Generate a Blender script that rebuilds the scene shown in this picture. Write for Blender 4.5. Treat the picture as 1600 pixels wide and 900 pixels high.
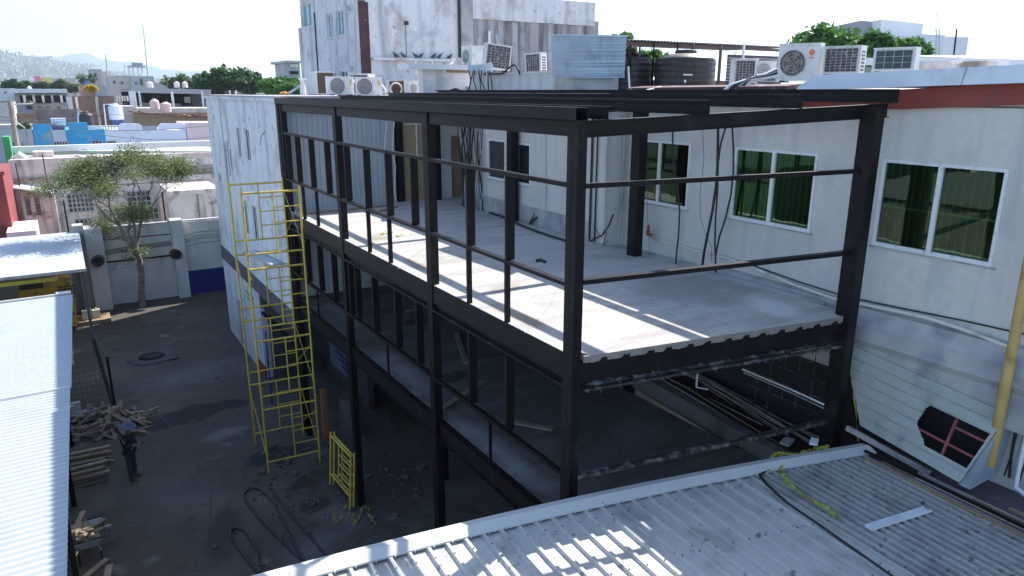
import bpy, bmesh, math, random
from mathutils import Vector, Matrix
R_ = math.radians
random.seed(7)
for o in list(bpy.data.objects): bpy.data.objects.remove(o)
sc = bpy.context.scene
COL = sc.collection

# ------------------------------------------------------------------ camera
CAM_H, FPX, PITCH, ROLL, YAW = 11.0, 1115.0, R_(15.4), R_(.05), R_(31.8)
cF = Vector((math.sin(YAW)*math.cos(PITCH), math.cos(YAW)*math.cos(PITCH), -math.sin(PITCH)))
cR0 = Vector((math.cos(YAW), -math.sin(YAW), 0)); cU0 = cR0.cross(cF)
cR = cR0*math.cos(ROLL)+cU0*math.sin(ROLL); cU = cU0*math.cos(ROLL)-cR0*math.sin(ROLL)
camd = bpy.data.cameras.new('camera'); cam = bpy.data.objects.new('camera', camd); COL.objects.link(cam)
cam.matrix_world = Matrix(((cR.x, cU.x, -cF.x, 0), (cR.y, cU.y, -cF.y, 0), (cR.z, cU.z, -cF.z, CAM_H), (0, 0, 0, 1)))
camd.sensor_width = 36; camd.lens = 36*FPX/1600; camd.clip_end = 30000; camd.clip_start = .05
sc.camera = cam
def ray(px, py): return cF + cR*((px-800)/FPX) - cU*((py-450)/FPX)
def at(px, py, x=None, y=None, z=None, d=None):
    """survey helper: the point of a real plane (x=, y= or z=) or distance d seen in a given direction"""
    r = ray(px, py)
    t = x/r.x if x is not None else y/r.y if y is not None else (z-CAM_H)/r.z if z is not None else d
    return Vector((0, 0, CAM_H))+r*t

# ------------------------------------------------------------------ world, sun, exposure
SUN = Vector((.90, .38, 1.0)).normalized()
elev = math.asin(SUN.z); az = math.atan2(SUN.x, SUN.y)
w = bpy.data.worlds.new("World"); sc.world = w; w.use_nodes = True
nt = w.node_tree; bg = nt.nodes['Background']
sky = nt.nodes.new('ShaderNodeTexSky'); sky.sky_type = 'NISHITA'; sky.sun_disc = False
sky.sun_elevation = elev; sky.sun_rotation = az
sky.air_density = 1.0; sky.dust_density = 2.2; sky.ozone_density = 1.2; sky.altitude = 1500
nt.links.new(sky.outputs[0], bg.inputs[0]); bg.inputs[1].default_value = .15
sd = bpy.data.lights.new('sun', 'SUN'); sd.energy = 5.0; sd.angle = R_(.5); sd.color = (1, .95, .88)
so = bpy.data.objects.new('sun', sd); COL.objects.link(so)
so.rotation_euler = SUN.to_track_quat('Z', 'Y').to_euler(); so.location = (20, 20, 60)
sc.view_settings.view_transform = 'Standard'; sc.view_settings.look = 'None'
sc.view_settings.exposure = 1.1; sc.view_settings.gamma = 1

# ------------------------------------------------------------------ materials
MATS = {}
def mat(name, base, rough=.8, var=.12, scale=3, dirt=None, streak=None, bump=.0, bscale=None, metal=0, spec=.5, fine=0, sweep=None):
    if name in MATS: return MATS[name]
    m = bpy.data.materials.new(name); m.use_nodes = True; MATS[name] = m
    t = m.node_tree; N = t.nodes; L = t.links; b = N['Principled BSDF']
    b.inputs['Roughness'].default_value = rough; b.inputs['Metallic'].default_value = metal
    b.inputs['Specular IOR Level'].default_value = spec
    g = N.new('ShaderNodeNewGeometry')
    def noise(sc_, det=5, stretch=None):
        n = N.new('ShaderNodeTexNoise'); n.inputs['Scale'].default_value = sc_; n.inputs['Detail'].default_value = det
        if stretch:
            mp = N.new('ShaderNodeMapping'); mp.inputs['Scale'].default_value = stretch
            L.new(g.outputs['Position'], mp.inputs[0]); L.new(mp.outputs[0], n.inputs['Vector'])
        else: L.new(g.outputs['Position'], n.inputs['Vector'])
        return n.outputs['Fac']
    def ramp(src, a, b_):
        r = N.new('ShaderNodeMapRange'); r.inputs[1].default_value = a; r.inputs[2].default_value = b_
        L.new(src, r.inputs[0]); return r.outputs[0]
    def mix(f, a, c):
        x = N.new('ShaderNodeMix'); x.data_type = 'RGBA'
        if isinstance(f, float): x.inputs[0].default_value = f
        else: L.new(f, x.inputs[0])
        for i, v in ((6, a), (7, c)):
            if isinstance(v, tuple): x.inputs[i].default_value = (*v[:3], 1)
            else: L.new(v, x.inputs[i])
        return x.outputs[2]
    lo = tuple(c*(1-var) for c in base); hi = tuple(min(1, c*(1+var)) for c in base)
    col = mix(ramp(noise(scale), .3, .7), lo, hi)
    if fine:
        col = mix(ramp(noise(scale*17, 3), .35, .65), tuple(c*(1-fine) for c in base), col)
    if dirt:
        for dcol, amount, dsc in (dirt if isinstance(dirt, list) else [dirt]):
            col = mix(ramp(noise(dsc, 8), .62-amount*.25, .72-amount*.1), col, dcol)
    if sweep:
        f = ramp(noise(sweep[2], 8, (.35, 1.6, 1)), .60-sweep[1]*.3, .72-sweep[1]*.1); col = mix(f, col, sweep[0])
    if streak:
        scol, amount, ssc = streak
        f = ramp(noise(ssc, 6, (1, 1, .13)), .62-amount*.3, .80-amount*.1)
        col = mix(f, col, scol)
    L.new(col, b.inputs['Base Color'])
    if bump:
        bn = N.new('ShaderNodeBump'); bn.inputs['Strength'].default_value = bump; bn.inputs['Distance'].default_value = .02
        L.new(noise(bscale or scale*8, 6), bn.inputs['Height']); L.new(bn.outputs[0], b.inputs['Normal'])
    m['add'] = 1
    return m
def nodes(m): return m.node_tree.nodes, m.node_tree.links, m.node_tree.nodes['Principled BSDF']
STEEL = mat('painted_steel', (.0065, .0063, .008), .42, .25, 2.5, dirt=[((.020, .018, .018), .15, 2.5), ((.11, .10, .095), -.24, 24)], bump=.15, bscale=30, spec=.20)
STEEL_S = mat('spilled_steel', (.02, .02, .022), .6, .3, 2.5, dirt=((.17, .17, .175), .5, 7), bump=.5, bscale=20)
CONC = mat('concrete', (.45, .435, .40), .85, .10, .6, dirt=[((.31, .30, .28), .35, .7), ((.48, .47, .45), .2, 4), ((.16, .15, .15), -.25, 7)], bump=.25, bscale=14, fine=.14, sweep=((.31, .295, .28), .45, 1.7))
CONC_L = mat('concrete_lower', (.085, .083, .083), .9, .15, .8, dirt=[((.055, .053, .053), .4, .9), ((.15, .145, .14), -.12, 1.3)], sweep=((.115, .11, .105), .4, 1.8), bump=.3, fine=.15)  # base darkened so the colour carries the dimness of the lower storey
CONC_E = mat('concrete_edge', (.22, .205, .185), .95, .15, 5, dirt=((.22, .2, .18), .4, 9), bump=.8, bscale=40)
LEDGE = mat('ledge_render', (.45, .45, .435), .9, .1, 1.5, dirt=((.26, .27, .3), .5, 1.6), streak=((.3, .3, .33), .5, 2), bump=.3)
WALLG = mat('wall_grey', (.64, .63, .59), .85, .05, .5, dirt=[((.53, .525, .495), .35, .8), ((.62, .61, .58), .0, 1.4)], streak=((.46, .46, .47), .3, 3), bump=.2, bscale=25, fine=.06)
WALLW = mat('wall_white', (.70, .70, .71), .85, .06, .8, dirt=[((.50, .50, .50), .2, 1.2)], streak=((.4, .4, .4), .2, 2), bump=.2, bscale=25, fine=.08)
WALLP = mat('wall_peeling', (.72, .73, .74), .85, .05, .5, dirt=[((.50, .49, .48), .38, .7), ((.34, .33, .32), .0, 2.6)], streak=((.34, .34, .35), .30, 1.8), bump=.35, bscale=18, fine=.1)
WALLT = mat('wall_tower', (.74, .73, .73), .88, .06, .5, dirt=[((.50, .38, .31), .12, .9), ((.48, .48, .50), .32, 1.3), ((.32, .32, .33), -.05, 3.5)], streak=((.30, .30, .32), .42, 1.6), bump=.3, fine=.1)
WALLS = mat('wall_stained', (.55, .54, .54), .9, .1, .7, dirt=((.35, .34, .33), .4, 1.6), streak=((.07, .07, .07), .95, 2.2), bump=.3, fine=.1)
BAND = mat('grey_band', (.10, .09, .10), .8, .15, 2, streak=((.2, .19, .2), .3, 3))
RED = mat('red_fascia', (.27, .055, .038), .75, .12, 2, dirt=((.22, .06, .05), .4, 3), bump=.15)
MAROON = mat('maroon_paint', (.09, .035, .04), .8, .2, 3, dirt=((.4, .37, .38), .05, 3))
CAPM = mat('cap_sheet', (.50, .51, .49), .55, .06, 1, dirt=[((.40, .42, .44), .3, 1.5), ((.2, .2, .2), -.3, 8)])
GUT = mat('white_gutter', (.66, .70, .74), .6, .06, 1, dirt=((.5, .52, .54), .3, 1.5))
WHITE = mat('white_enamel', (.70, .70, .68), .5, .06, 3, dirt=((.5, .47, .42), .15, 7))
FRAME = mat('window_frame', (.74, .75, .76), .45, .04, 4, dirt=((.5, .5, .5), .1, 9))
PLASTIC = mat('black_plastic', (.022, .02, .022), .5, .2, 4, dirt=((.06, .055, .05), .2, 6))
CABLE = mat('cable_black', (.018, .018, .02), .6, .2, 4)
CABLEG = mat('cable_grey', (.35, .35, .36), .7, .2, 4)
COIL = mat('coil_dark', (.06, .062, .066), .7, .4, 14, dirt=((.28, .28, .29), .25, 12))
COILB = mat('coil_brown', (.13, .09, .06), .85, .4, 20)
COILG = mat('coil_green', (.03, .06, .065), .5, .25, 9)
ROOFM = mat('roof_sheet', (.49, .485, .46), .5, .08, 1.1, dirt=[((.34, .335, .32), .35, 1.8), ((.17, .16, .15), -.02, 7)], bump=.1, fine=.08, metal=.15)
ROOFN = mat('roof_sheet_dirty', (.44, .435, .41), .55, .12, 1.5, dirt=[((.28, .27, .27), .5, 2.3), ((.14, .12, .11), .1, 9)], bump=.15, fine=.15, metal=.1)
ROOFW = mat('roof_sheet_white', (.45, .49, .52), .6, .04, 1, dirt=((.40, .45, .49), .2, .6), fine=.04)
ALU = mat('galvanised', (.42, .50, .58), .5, .1, 1.5, dirt=((.30, .36, .42), .35, 2.5), metal=.25, streak=((.5, .56, .6), .3, 4))
GREENS = mat('pale_green_sheet', (.40, .43, .39), .75, .06, 1.2, dirt=[((.24, .27, .24), .3, 1.6), ((.10, .09, .07), -.15, 9)], bump=.15, fine=.07)
RUSTR = mat('red_oxide', (.26, .07, .07), .7, .2, 4)
YEL = mat('yellow_paint', (.64, .47, .05), .45, .15, 4, dirt=[((.42, .38, .26), .25, 9), ((.2, .1, .05), -.1, 14)])
YELG = mat('generator_yellow', (.60, .33, .03), .45, .1, 2, dirt=((.3, .2, .08), .2, 3))
YELP = mat('ochre_pipe', (.52, .36, .12), .6, .12, 3, dirt=((.35, .22, .08), .3, 4))
WOOD = mat('raw_timber', (.27, .20, .13), .85, .3, 3, dirt=((.2, .15, .11), .4, 3), streak=((.25, .18, .12), .5, 9))
BROWN = mat('brown_board', (.30, .22, .13), .8, .1, 1.5, dirt=((.22, .16, .1), .2, 3))
SIDING = mat('grey_siding', (.36, .39, .42), .6, .05, .8, streak=((.3, .33, .36), .4, 5))
BRICK = mat('brick_red', (.30, .15, .10), .9, .3, 8, dirt=((.2, .12, .09), .5, 2), bump=.5, bscale=30)
BRICKB = mat('brick_brown', (.24, .15, .11), .9, .2, 2, dirt=[((.15, .11, .09), .4, 1), ((.34, .25, .2), .2, 6)], bump=.4)
PURP = mat('brown_render', (.24, .18, .17), .9, .12, 1, dirt=((.32, .25, .23), .3, 1))
PINK = mat('pink_render', (.66, .54, .51), .9, .1, .6, dirt=[((.80, .74, .71), .45, .5), ((.30, .22, .19), .12, 1.1)], streak=((.25, .18, .15), .5, 1.8), bump=.2)
CREAM = mat('cream_render', (.72, .67, .61), .9, .1, .8, dirt=[((.34, .28, .23), .25, 1.4)], streak=((.2, .17, .15), .35, 2))
BLUE = mat('turquoise_paint', (.05, .33, .60), .8, .1, .6, dirt=[((.42, .40, .36), .06, .5), ((.12, .4, .6), .3, 1.5)])
LILAC = mat('lilac_render', (.76, .75, .86), .9, .06, .5, dirt=((.45, .45, .55), .2, 1))
PINK2 = mat('pale_pink_render', (.80, .60, .62), .9, .06, .8)
GREYR = mat('grey_render', (.42, .44, .46), .9, .1, .5, dirt=((.28, .29, .31), .4, .7))
BEIGE = mat('beige_render', (.50, .46, .42), .9, .08, .3)
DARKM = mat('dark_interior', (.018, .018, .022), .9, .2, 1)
NAVY = mat('navy_dado', (.014, .016, .17), .7, .1, 1)
TAPE = mat('warning_tape', (.36, .37, .03), .6, .1, 6)
TANKW = mat('tank_lilac', (.60, .64, .78), .5, .05, 2)
TANKP = mat('tank_pink', (.66, .52, .50), .6, .06, 2)
BARK = mat('bark', (.20, .17, .14), .9, .3, 5, dirt=((.36, .33, .29), .3, 7), bump=.6, bscale=20)
RUBBLE = mat('rubble', (.11, .105, .10), .95, .3, 5)
ASPH = mat('asphalt', (.090, .080, .070), .95, .10, .5, dirt=[((.13, .118, .104), .45, .3), ((.16, .155, .148), .0, .9), ((.05, .048, .048), .15, 1.7)], bump=.5, bscale=30, fine=.2)
# damp patches and dust spills with shapes of their own on the yard
def spots(m, lst):
    N, L, b = nodes(m); g = N.new('ShaderNodeNewGeometry'); nz = N.new('ShaderNodeTexNoise'); nz.inputs['Scale'].default_value = 1.3; nz.inputs['Detail'].default_value = 6
    L.new(g.outputs['Position'], nz.inputs['Vector'])
    cur = b.inputs['Base Color'].links[0].from_socket
    for cx, cy, rx, ry, rot, colr, edge in lst:
        mp = N.new('ShaderNodeMapping'); mp.vector_type = 'TEXTURE'
        mp.inputs['Location'].default_value = (cx, cy, 0); mp.inputs['Rotation'].default_value = (0, 0, R_(rot)); mp.inputs['Scale'].default_value = (rx, ry, 50)
        L.new(g.outputs['Position'], mp.inputs[0])
        ln = N.new('ShaderNodeVectorMath'); ln.operation = 'LENGTH'; L.new(mp.outputs[0], ln.inputs[0])
        ad = N.new('ShaderNodeMath'); ad.operation = 'MULTIPLY_ADD'; L.new(nz.outputs['Fac'], ad.inputs[0]); ad.inputs[1].default_value = 1.5; L.new(ln.outputs['Value'], ad.inputs[2])
        mr = N.new('ShaderNodeMapRange'); mr.inputs[1].default_value = 1.7-edge; mr.inputs[2].default_value = 1.7; mr.inputs[3].default_value = .85; mr.inputs[4].default_value = 0
        L.new(ad.outputs[0], mr.inputs[0])
        mx = N.new('ShaderNodeMix'); mx.data_type = 'RGBA'; L.new(mr.outputs[0], mx.inputs[0]); L.new(cur, mx.inputs[6]); mx.inputs[7].default_value = (*colr, 1)
        cur = mx.outputs[2]
    L.new(cur, b.inputs['Base Color'])
spots(ASPH, [(2.4, 25.6, 2.2, .75, 8, (.022, .022, .026), .12), (4.4, 21.0, 1.2, .6, 0, (.024, .022, .022), .12), (5.0, 19.0, .9, .4, 10, (.022, .02, .02), .15),
             (3.9, 15.7, 1.2, .7, 20, (.17, .165, .165), .9), (5.0, 16.9, .8, 1.1, 0, (.16, .155, .155), .6), (1.6, 15.7, 1.6, .8, 0, (.14, .135, .13), 1.2), (6.5, 18.0, 2.2, 2.2, 0, (.07, .055, .045), .5), (2.8, 29.5, 2.6, 1.3, 20, (.15, .145, .14), .9), (1.2, 20.2, 1.4, 2.2, -15, (.13, .125, .12), 1.1), (3.2, 23.4, .9, .5, 10, (.17, .165, .16), .5), (2.2, 17.8, 1.8, .5, 70, (.045, .043, .042), .4), (4.6, 17.6, .5, .35, 0, (.035, .03, .03), .2)])
spots(CONC, [(9.5, 9.2, 1.2, 1.9, 20, (.27, .26, .25), .5), (9.9, 7.6, .5, .8, -20, (.56, .56, .56), .5), (8.9, 12.5, 1.1, 2.8, 10, (.37, .36, .36), .6), (8.8, 16.5, .9, 2, -10, (.34, .33, .33), .7), (5.9, 9.3, .25, 1.1, 3, (.27, .22, .17), .5), (6.0, 13.4, .22, .9, -3, (.25, .22, .18), .5), (6.6, 10.9, .5, .3, 20, (.28, .25, .22), .4), (6.3, 16.6, .35, .5, 0, (.26, .23, .19), .4)])
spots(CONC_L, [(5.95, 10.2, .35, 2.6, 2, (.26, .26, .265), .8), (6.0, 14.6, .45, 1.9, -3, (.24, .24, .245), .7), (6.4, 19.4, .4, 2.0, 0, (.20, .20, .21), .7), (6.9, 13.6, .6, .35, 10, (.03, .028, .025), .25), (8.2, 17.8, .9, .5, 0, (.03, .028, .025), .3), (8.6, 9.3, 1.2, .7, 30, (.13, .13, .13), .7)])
def leafmat(name, c, c2):
    m = mat(name, c, .6, .25, .8, spec=.3); N, L, b = nodes(m)
    g = N.new('ShaderNodeNewGeometry'); n = N.new('ShaderNodeTexNoise'); n.inputs['Scale'].default_value = .7
    L.new(g.outputs['Position'], n.inputs['Vector'])
    r = N.new('ShaderNodeMapRange'); r.inputs[1].default_value = .42; r.inputs[2].default_value = .6; L.new(n.outputs['Fac'], r.inputs[0])
    mx = N.new('ShaderNodeMix'); mx.data_type = 'RGBA'; L.new(r.outputs[0], mx.inputs[0]); mx.inputs[6].default_value = (*c, 1); mx.inputs[7].default_value = (*c2, 1)
    L.new(mx.outputs[2], b.inputs['Base Color'])
    tr = N.new('ShaderNodeBsdfTranslucent'); L.new(mx.outputs[2], tr.inputs[0])
    ms = N.new('ShaderNodeMixShader'); ms.inputs[0].default_value = .4
    L.new(b.outputs[0], ms.inputs[1]); L.new(tr.outputs[0], ms.inputs[2]); L.new(ms.outputs[0], N['Material Output'].inputs[0]); return m
LEAF = leafmat('leaf_olive', (.19, .25, .09), (.14, .18, .08))
LEAFD = leafmat('leaf_dark', (.035, .085, .03), (.06, .125, .04))
LEAFB = leafmat('leaf_bright', (.10, .22, .045), (.06, .15, .04))
LEAFP = leafmat('leaf_pale', (.14, .20, .09), (.10, .15, .07))
LEAFY = leafmat('blossom_yellow', (.65, .45, .03), (.5, .4, .05))
def glass(name, tint, refl=.5):
    m = bpy.data.materials.new(name); m.use_nodes = True; N = m.node_tree.nodes; L = m.node_tree.links
    N.remove(N['Principled BSDF'])
    t = N.new('ShaderNodeBsdfTransparent'); t.inputs[0].default_value = (*tint, 1)
    g = N.new('ShaderNodeBsdfGlossy'); g.inputs[0].default_value = (.66, .88, .68, 1); g.inputs['Roughness'].default_value = .012
    gm = N.new('ShaderNodeNewGeometry'); nz = N.new('ShaderNodeTexNoise'); nz.inputs['Scale'].default_value = 1.2; L.new(gm.outputs['Position'], nz.inputs['Vector'])
    bp = N.new('ShaderNodeBump'); bp.inputs['Strength'].default_value = .06; bp.inputs['Distance'].default_value = .05; L.new(nz.outputs['Fac'], bp.inputs['Height']); L.new(bp.outputs[0], g.inputs['Normal'])
    f = N.new('ShaderNodeFresnel'); f.inputs[0].default_value = 1.45
    a = N.new('ShaderNodeMath'); a.operation = 'MULTIPLY_ADD'; a.inputs[1].default_value = 1.0; a.inputs[2].default_value = refl; L.new(f.outputs[0], a.inputs[0])
    s = N.new('ShaderNodeMixShader'); L.new(a.outputs[0], s.inputs[0]); L.new(t.outputs[0], s.inputs[1]); L.new(g.outputs[0], s.inputs[2])
    L.new(s.outputs[0], N['Material Output'].inputs[0]); return m
GLASS = glass('green_glass', (.46, .62, .44), .07)
GLASSD = mat('dark_glass', (.02, .025, .03), .06, .2, 1, spec=.8)
GLASSB = mat('blue_glass', (.20, .42, .46), .1, .2, 1, spec=.8)
BLIND = mat('blind_green', (.085, .115, .080), .8, .2, 3)
BLINDE = mat('blind_edge', (.75, .85, .72), .8, .1, 3)

# ------------------------------------------------------------------ mesh helpers
class MB:
    def __init__(s): s.v = []; s.f = []; s.sm = set()
    def add(s, vs, fs, smooth=False):
        o = len(s.v); s.v += [tuple(v) for v in vs]
        for f in fs:
            if smooth: s.sm.add(len(s.f))
            s.f.append(tuple(i+o for i in f))
        return s
    def hexa(s, p):   # 0-3 bottom ccw, 4-7 top ccw
        return s.add(p, [(3, 2, 1, 0), (4, 5, 6, 7), (0, 1, 5, 4), (1, 2, 6, 5), (2, 3, 7, 6), (3, 0, 4, 7)])
    def box(s, x0, x1, y0, y1, z0, z1):
        return s.hexa([(x0, y0, z0), (x1, y0, z0), (x1, y1, z0), (x0, y1, z0), (x0, y0, z1), (x1, y0, z1), (x1, y1, z1), (x0, y1, z1)])
    def cbox(s, c, sx, sy, sz, rz=0, rx=0, ry=0):
        M = Matrix.Translation(c) @ Matrix.Rotation(rz, 4, 'Z') @ Matrix.Rotation(ry, 4, 'Y') @ Matrix.Rotation(rx, 4, 'X')
        h = [(-1, -1, -1), (1, -1, -1), (1, 1, -1), (-1, 1, -1), (-1, -1, 1), (1, -1, 1), (1, 1, 1), (-1, 1, 1)]
        return s.hexa([M @ Vector((a*sx/2, b*sy/2, c_*sz/2)) for a, b, c_ in h])
    def beam(s, p0, p1, w, h, up=(0, 0, 1)):   # w sideways, h along up
        p0 = Vector(p0); p1 = Vector(p1); d = (p1-p0).normalized(); sd_ = d.cross(Vector(up))
        if sd_.length < 1e-4: sd_ = Vector((1, 0, 0))
        sd_.normalize(); u = sd_.cross(d).normalized()
        q = []
        for p in (p0, p1): q.append([p+sd_*a*w/2+u*b*h/2 for a, b in ((-1, -1), (1, -1), (1, 1), (-1, 1))])
        a, b = q
        return s.add(a+b, [(0, 1, 2, 3), (7, 6, 5, 4), (0, 4, 5, 1), (1, 5, 6, 2), (2, 6, 7, 3), (3, 7, 4, 0)])
    def tube(s, pts, r, n=6, cap=True, rs=None):
        pts = [Vector(p) for p in pts]; rings = []; prev = None
        for i, p in enumerate(pts):
            d = (pts[min(i+1, len(pts)-1)]-pts[max(i-1, 0)]).normalized()
            a = Vector((0, 0, 1)) if abs(d.z) < .9 else Vector((1, 0, 0))
            if prev is not None: a = prev
            x = a-d*a.dot(d); x.normalize(); prev = x; y = d.cross(x)
            rr = rs[i] if rs else r
            rings.append([p+(x*math.cos(t)+y*math.sin(t))*rr for t in [2*math.pi*k/n for k in range(n)]])
        vs = [v for q in rings for v in q]; fs = []
        for i in range(len(pts)-1):
            for k in range(n):
                a, b = i*n+k, i*n+(k+1) % n; fs.append((a, b, b+n, a+n))
        s.add(vs, fs, True)
        if cap:
            s.add(rings[0], [tuple(reversed(range(n)))]); s.add(rings[-1], [tuple(range(n))])
        return s
    def lathe(s, c, prof, n=20, smooth=True):
        c = Vector(c); vs = []; fs = []
        for r, z in prof: vs += [c+Vector((r*math.cos(2*math.pi*k/n), r*math.sin(2*math.pi*k/n), z)) for k in range(n)]
        for i in range(len(prof)-1):
            for k in range(n):
                a, b = i*n+k, i*n+(k+1) % n; fs.append((a, b, b+n, a+n))
        s.add(vs, fs, smooth); L_ = (len(prof)-1)*n
        s.add(vs[:n], [tuple(reversed(range(n)))]); s.add(vs[L_:], [tuple(range(n))]); return s
    def prism(s, poly, axis, a, b):  # poly in other two axes
        def mk(u, v, w_): return {'x': (w_, u, v), 'y': (u, w_, v), 'z': (u, v, w_)}[axis]
        n = len(poly); vs = [mk(u, v, a) for u, v in poly]+[mk(u, v, b) for u, v in poly]
        fs = [tuple(range(n)), tuple(reversed(range(n, 2*n)))]+[(i, i+n, (i+1) % n+n, (i+1) % n) for i in range(n)]
        return s.add(vs, fs)
    def build(s, name, m, parent=None, **kw):
        me = bpy.data.meshes.new(name); off = parent_loc(parent)
        me.from_pydata([(v[0]-off.x, v[1]-off.y, v[2]-off.z) for v in s.v], [], s.f)
        for i in s.sm: me.polygons[i].use_smooth = True
        me.materials.append(m); me.update()
        bm = bmesh.new(); bm.from_mesh(me); bmesh.ops.recalc_face_normals(bm, faces=bm.faces); bm.to_mesh(me); bm.free()
        o = bpy.data.objects.new(name, me); COL.objects.link(o); o.parent = parent
        for k, v in kw.items(): o[k] = v
        return o
def parent_loc(p):
    v = Vector((0, 0, 0))
    while p: v += p.location; p = p.parent
    return v
def empty(name, loc, label, cat, group=None):
    o = bpy.data.objects.new(name, None); COL.objects.link(o); o.location = loc; o.empty_display_size = .2
    o['label'] = label; o['category'] = cat
    if group: o['group'] = group
    return o
def tag(o, label, cat, group=None):
    o['label'] = label; o['category'] = cat
    if group: o['group'] = group
    return o
def copy_tree(o, parent=None):
    c = o.copy(); COL.objects.link(c); c.parent = parent
    for ch in list(o.children): copy_tree(ch, c)
    return c
def struct(o): o['kind'] = 'structure'; return o
def jit(a): return random.uniform(-a, a)

#%% ================================================================ SETTING: ground, hills
g = MB(); Rr = 9500
g.add([(-Rr, -200, 0), (Rr, -200, 0), (Rr, Rr, 0), (-Rr, Rr, 0)], [(0, 1, 2, 3)])
struct(g.build('ground', mat('city_ground', (.13, .125, .12), .95, .25, .02, dirt=((.10, .12, .07), .3, .015))))
g = MB(); NX, NY = 40, 60; vs = []; fs = []
for j in range(NY+1):
    for i in range(NX+1):
        x = -14+i*(40/NX); y = 2+j*(44/NY); vs.append((x, y, .012+.004*math.sin(x*2.1+y)*math.cos(y*1.7)))
for j in range(NY):
    for i in range(NX): a = j*(NX+1)+i; fs.append((a, a+1, a+NX+2, a+NX+1))
g.add(vs, fs, True); struct(g.build('yard', ASPH))
# two ridges at their real distance
def ridge(name, D, prof, depth, m, rough_):
    vs = []; fs = []; nseg = 150; nr = 14
    for i in range(nseg+1):
        px = prof[0][0]+(prof[-1][0]-prof[0][0])*i/nseg
        for (xa, ya), (xb, yb) in zip(prof, prof[1:]):
            if xa <= px <= xb: py = ya+(yb-ya)*(px-xa)/(xb-xa)
        r = ray(px, 143); r.z = 0
        top = at(px, py, d=D).z+math.sin(i*1.7)*rough_+math.sin(i*.61+1)*rough_*1.5
        for k in range(nr+1):
            t = k/nr; h = top*math.sin(t*math.pi/2)**1.1+(math.sin(i*.9+k*1.3)*rough_*1.2 if 0 < k < nr else 0)
            p = r*(D-depth*(1-t)); vs.append((p.x, p.y, h if k else -5))
    for i in range(nseg):
        for k in range(nr): a = i*(nr+1)+k; fs.append((a, a+nr+1, a+nr+2, a+1))
    o = MB().add(vs, fs, True).build(name, m); struct(o); return vs
HILLM = mat('hillside', (.075, .085, .075), .95, .35, .01, dirt=[((.16, .14, .13), .1, .006), ((.05, .07, .05), .3, .02)])
hv = ridge('near_hill', 3300, [(-500, 20), (-260, 52), (-60, 72), (0, 82), (60, 92), (140, 106), (200, 118), (260, 128), (330, 138), (420, 143)], 1500, HILLM, 3.5)
ridge('far_hill', 8800, [(-500, 105), (0, 100), (50, 90), (90, 88), (140, 86), (190, 96), (250, 106), (330, 116), (420, 122), (520, 130), (800, 136)], 1500, HILLM, 9)
hb = MB()
for _ in range(4200):
    v = random.choice(hv[: int(len(hv)*.85)])
    if v[2] < 4: continue
    s_ = random.uniform(3, 8); hb.cbox((v[0]+jit(45), v[1]+jit(60), v[2]-1), s_, s_, random.uniform(4, 8), jit(1))
hb.build('hillside_houses', mat('far_house', (.50, .46, .42), .9, .3, .02), kind='stuff', label='dense tiny houses covering the hazy hillside at the far left', category='houses')

#%% ================================================================ STEEL FRAME BUILDING
X0 = 5.55; XB = 10.4
def fy(x): return 7.38-.165*(x-X0)      # skewed near end of the frame
SF = empty('steel_frame_building', (X0, 7.4, 0), 'unfinished two-storey black steel building frame with bare concrete floor slabs', 'building frame')
def hollow(x0, x1, y0, y1, z0, z1): return MB().box(x0, x1, y0, y1, z0, z1)
FC = [(7.38, .22, .155), (11.83, .20, .165), (16.88, .20, .165), (21.75, .20, .165)]
for y, dy, dx in FC:
    c = MB(); c.box(X0, X0+dx, y, y+dy, 0, 10.64)
    c.box(X0-.004, X0+dx+.004, y-.004, y+dy+.004, 6.93, 6.95)
    c.box(X0+dx/2-.005, X0+dx/2+.005, y-.003, y, 0, 10.4); c.box(X0-.003, X0, y+dy/2-.005, y+dy/2+.005, 0, 10.4); c.box(X0-.003, X0+dx+.003, y-.003, y+dy+.003, 9.5, 9.506)
    c.build('column', STEEL, SF)
for y in (6.45, 11.65, 16.8, 21.6):
    c = MB().box(XB, XB+.22, y, y+.26, 0, 10.64+ (.12 if y < 7 else 0)); c.build('column', STEEL, SF)
# inner row, dim below the first floor
for y in (11.9, 16.9): MB().box(8.1, 8.3, y, y+.2, 0, 4.3).build('column', STEEL, SF)
Ys = [(FC[i][0]+FC[i][1], FC[i+1][0]) for i in range(3)]
def iprof(mb, p0, p1, h, w=.14, t=.012):      # I beam between two points (top centre line)
    p0 = Vector(p0); p1 = Vector(p1)
    mb.beam(p0-Vector((0, 0, t/2)), p1-Vector((0, 0, t/2)), w, t); mb.beam(p0-Vector((0, 0, h-t/2)), p1-Vector((0, 0, h-t/2)), w, t)
    mb.beam(p0-Vector((0, 0, h/2)), p1-Vector((0, 0, h/2)), .012, h-2*t); return mb
for a, b in Ys:     # top side beams and rails
    MB().box(X0+.03, X0+.13, a, b, 10.44, 10.638).build('top_beam', STEEL, SF)
    m = MB().box(X0+.005, X0+.075, a, b, 9.785, 9.85); m.build('rail', STEEL, SF)
    m = MB().box(X0+.005, X0+.105, a, b, 8.44, 8.495); m.build('rail', STEEL, SF)
    m = MB().box(X0+.005, X0+.085, a, b, 5.545, 5.61); m.build('rail', STEEL, SF)
    MB().box(X0+.02, X0+.032, a, b, 7.13, 7.478).build('edge_plate', STEEL, SF)
    m = MB(); m.box(X0+.005, X0+.06, a, b, 6.955, 7.0); m.box(X0+.09, X0+.13, a, b, 7.0, 7.13); m.build('edge_rail', STEEL, SF)
    m = iprof(MB(), (X0+.09, a, 4.69), (X0+.09, b, 4.69), .39, .15); m.build('floor_beam', STEEL, SF)
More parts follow.
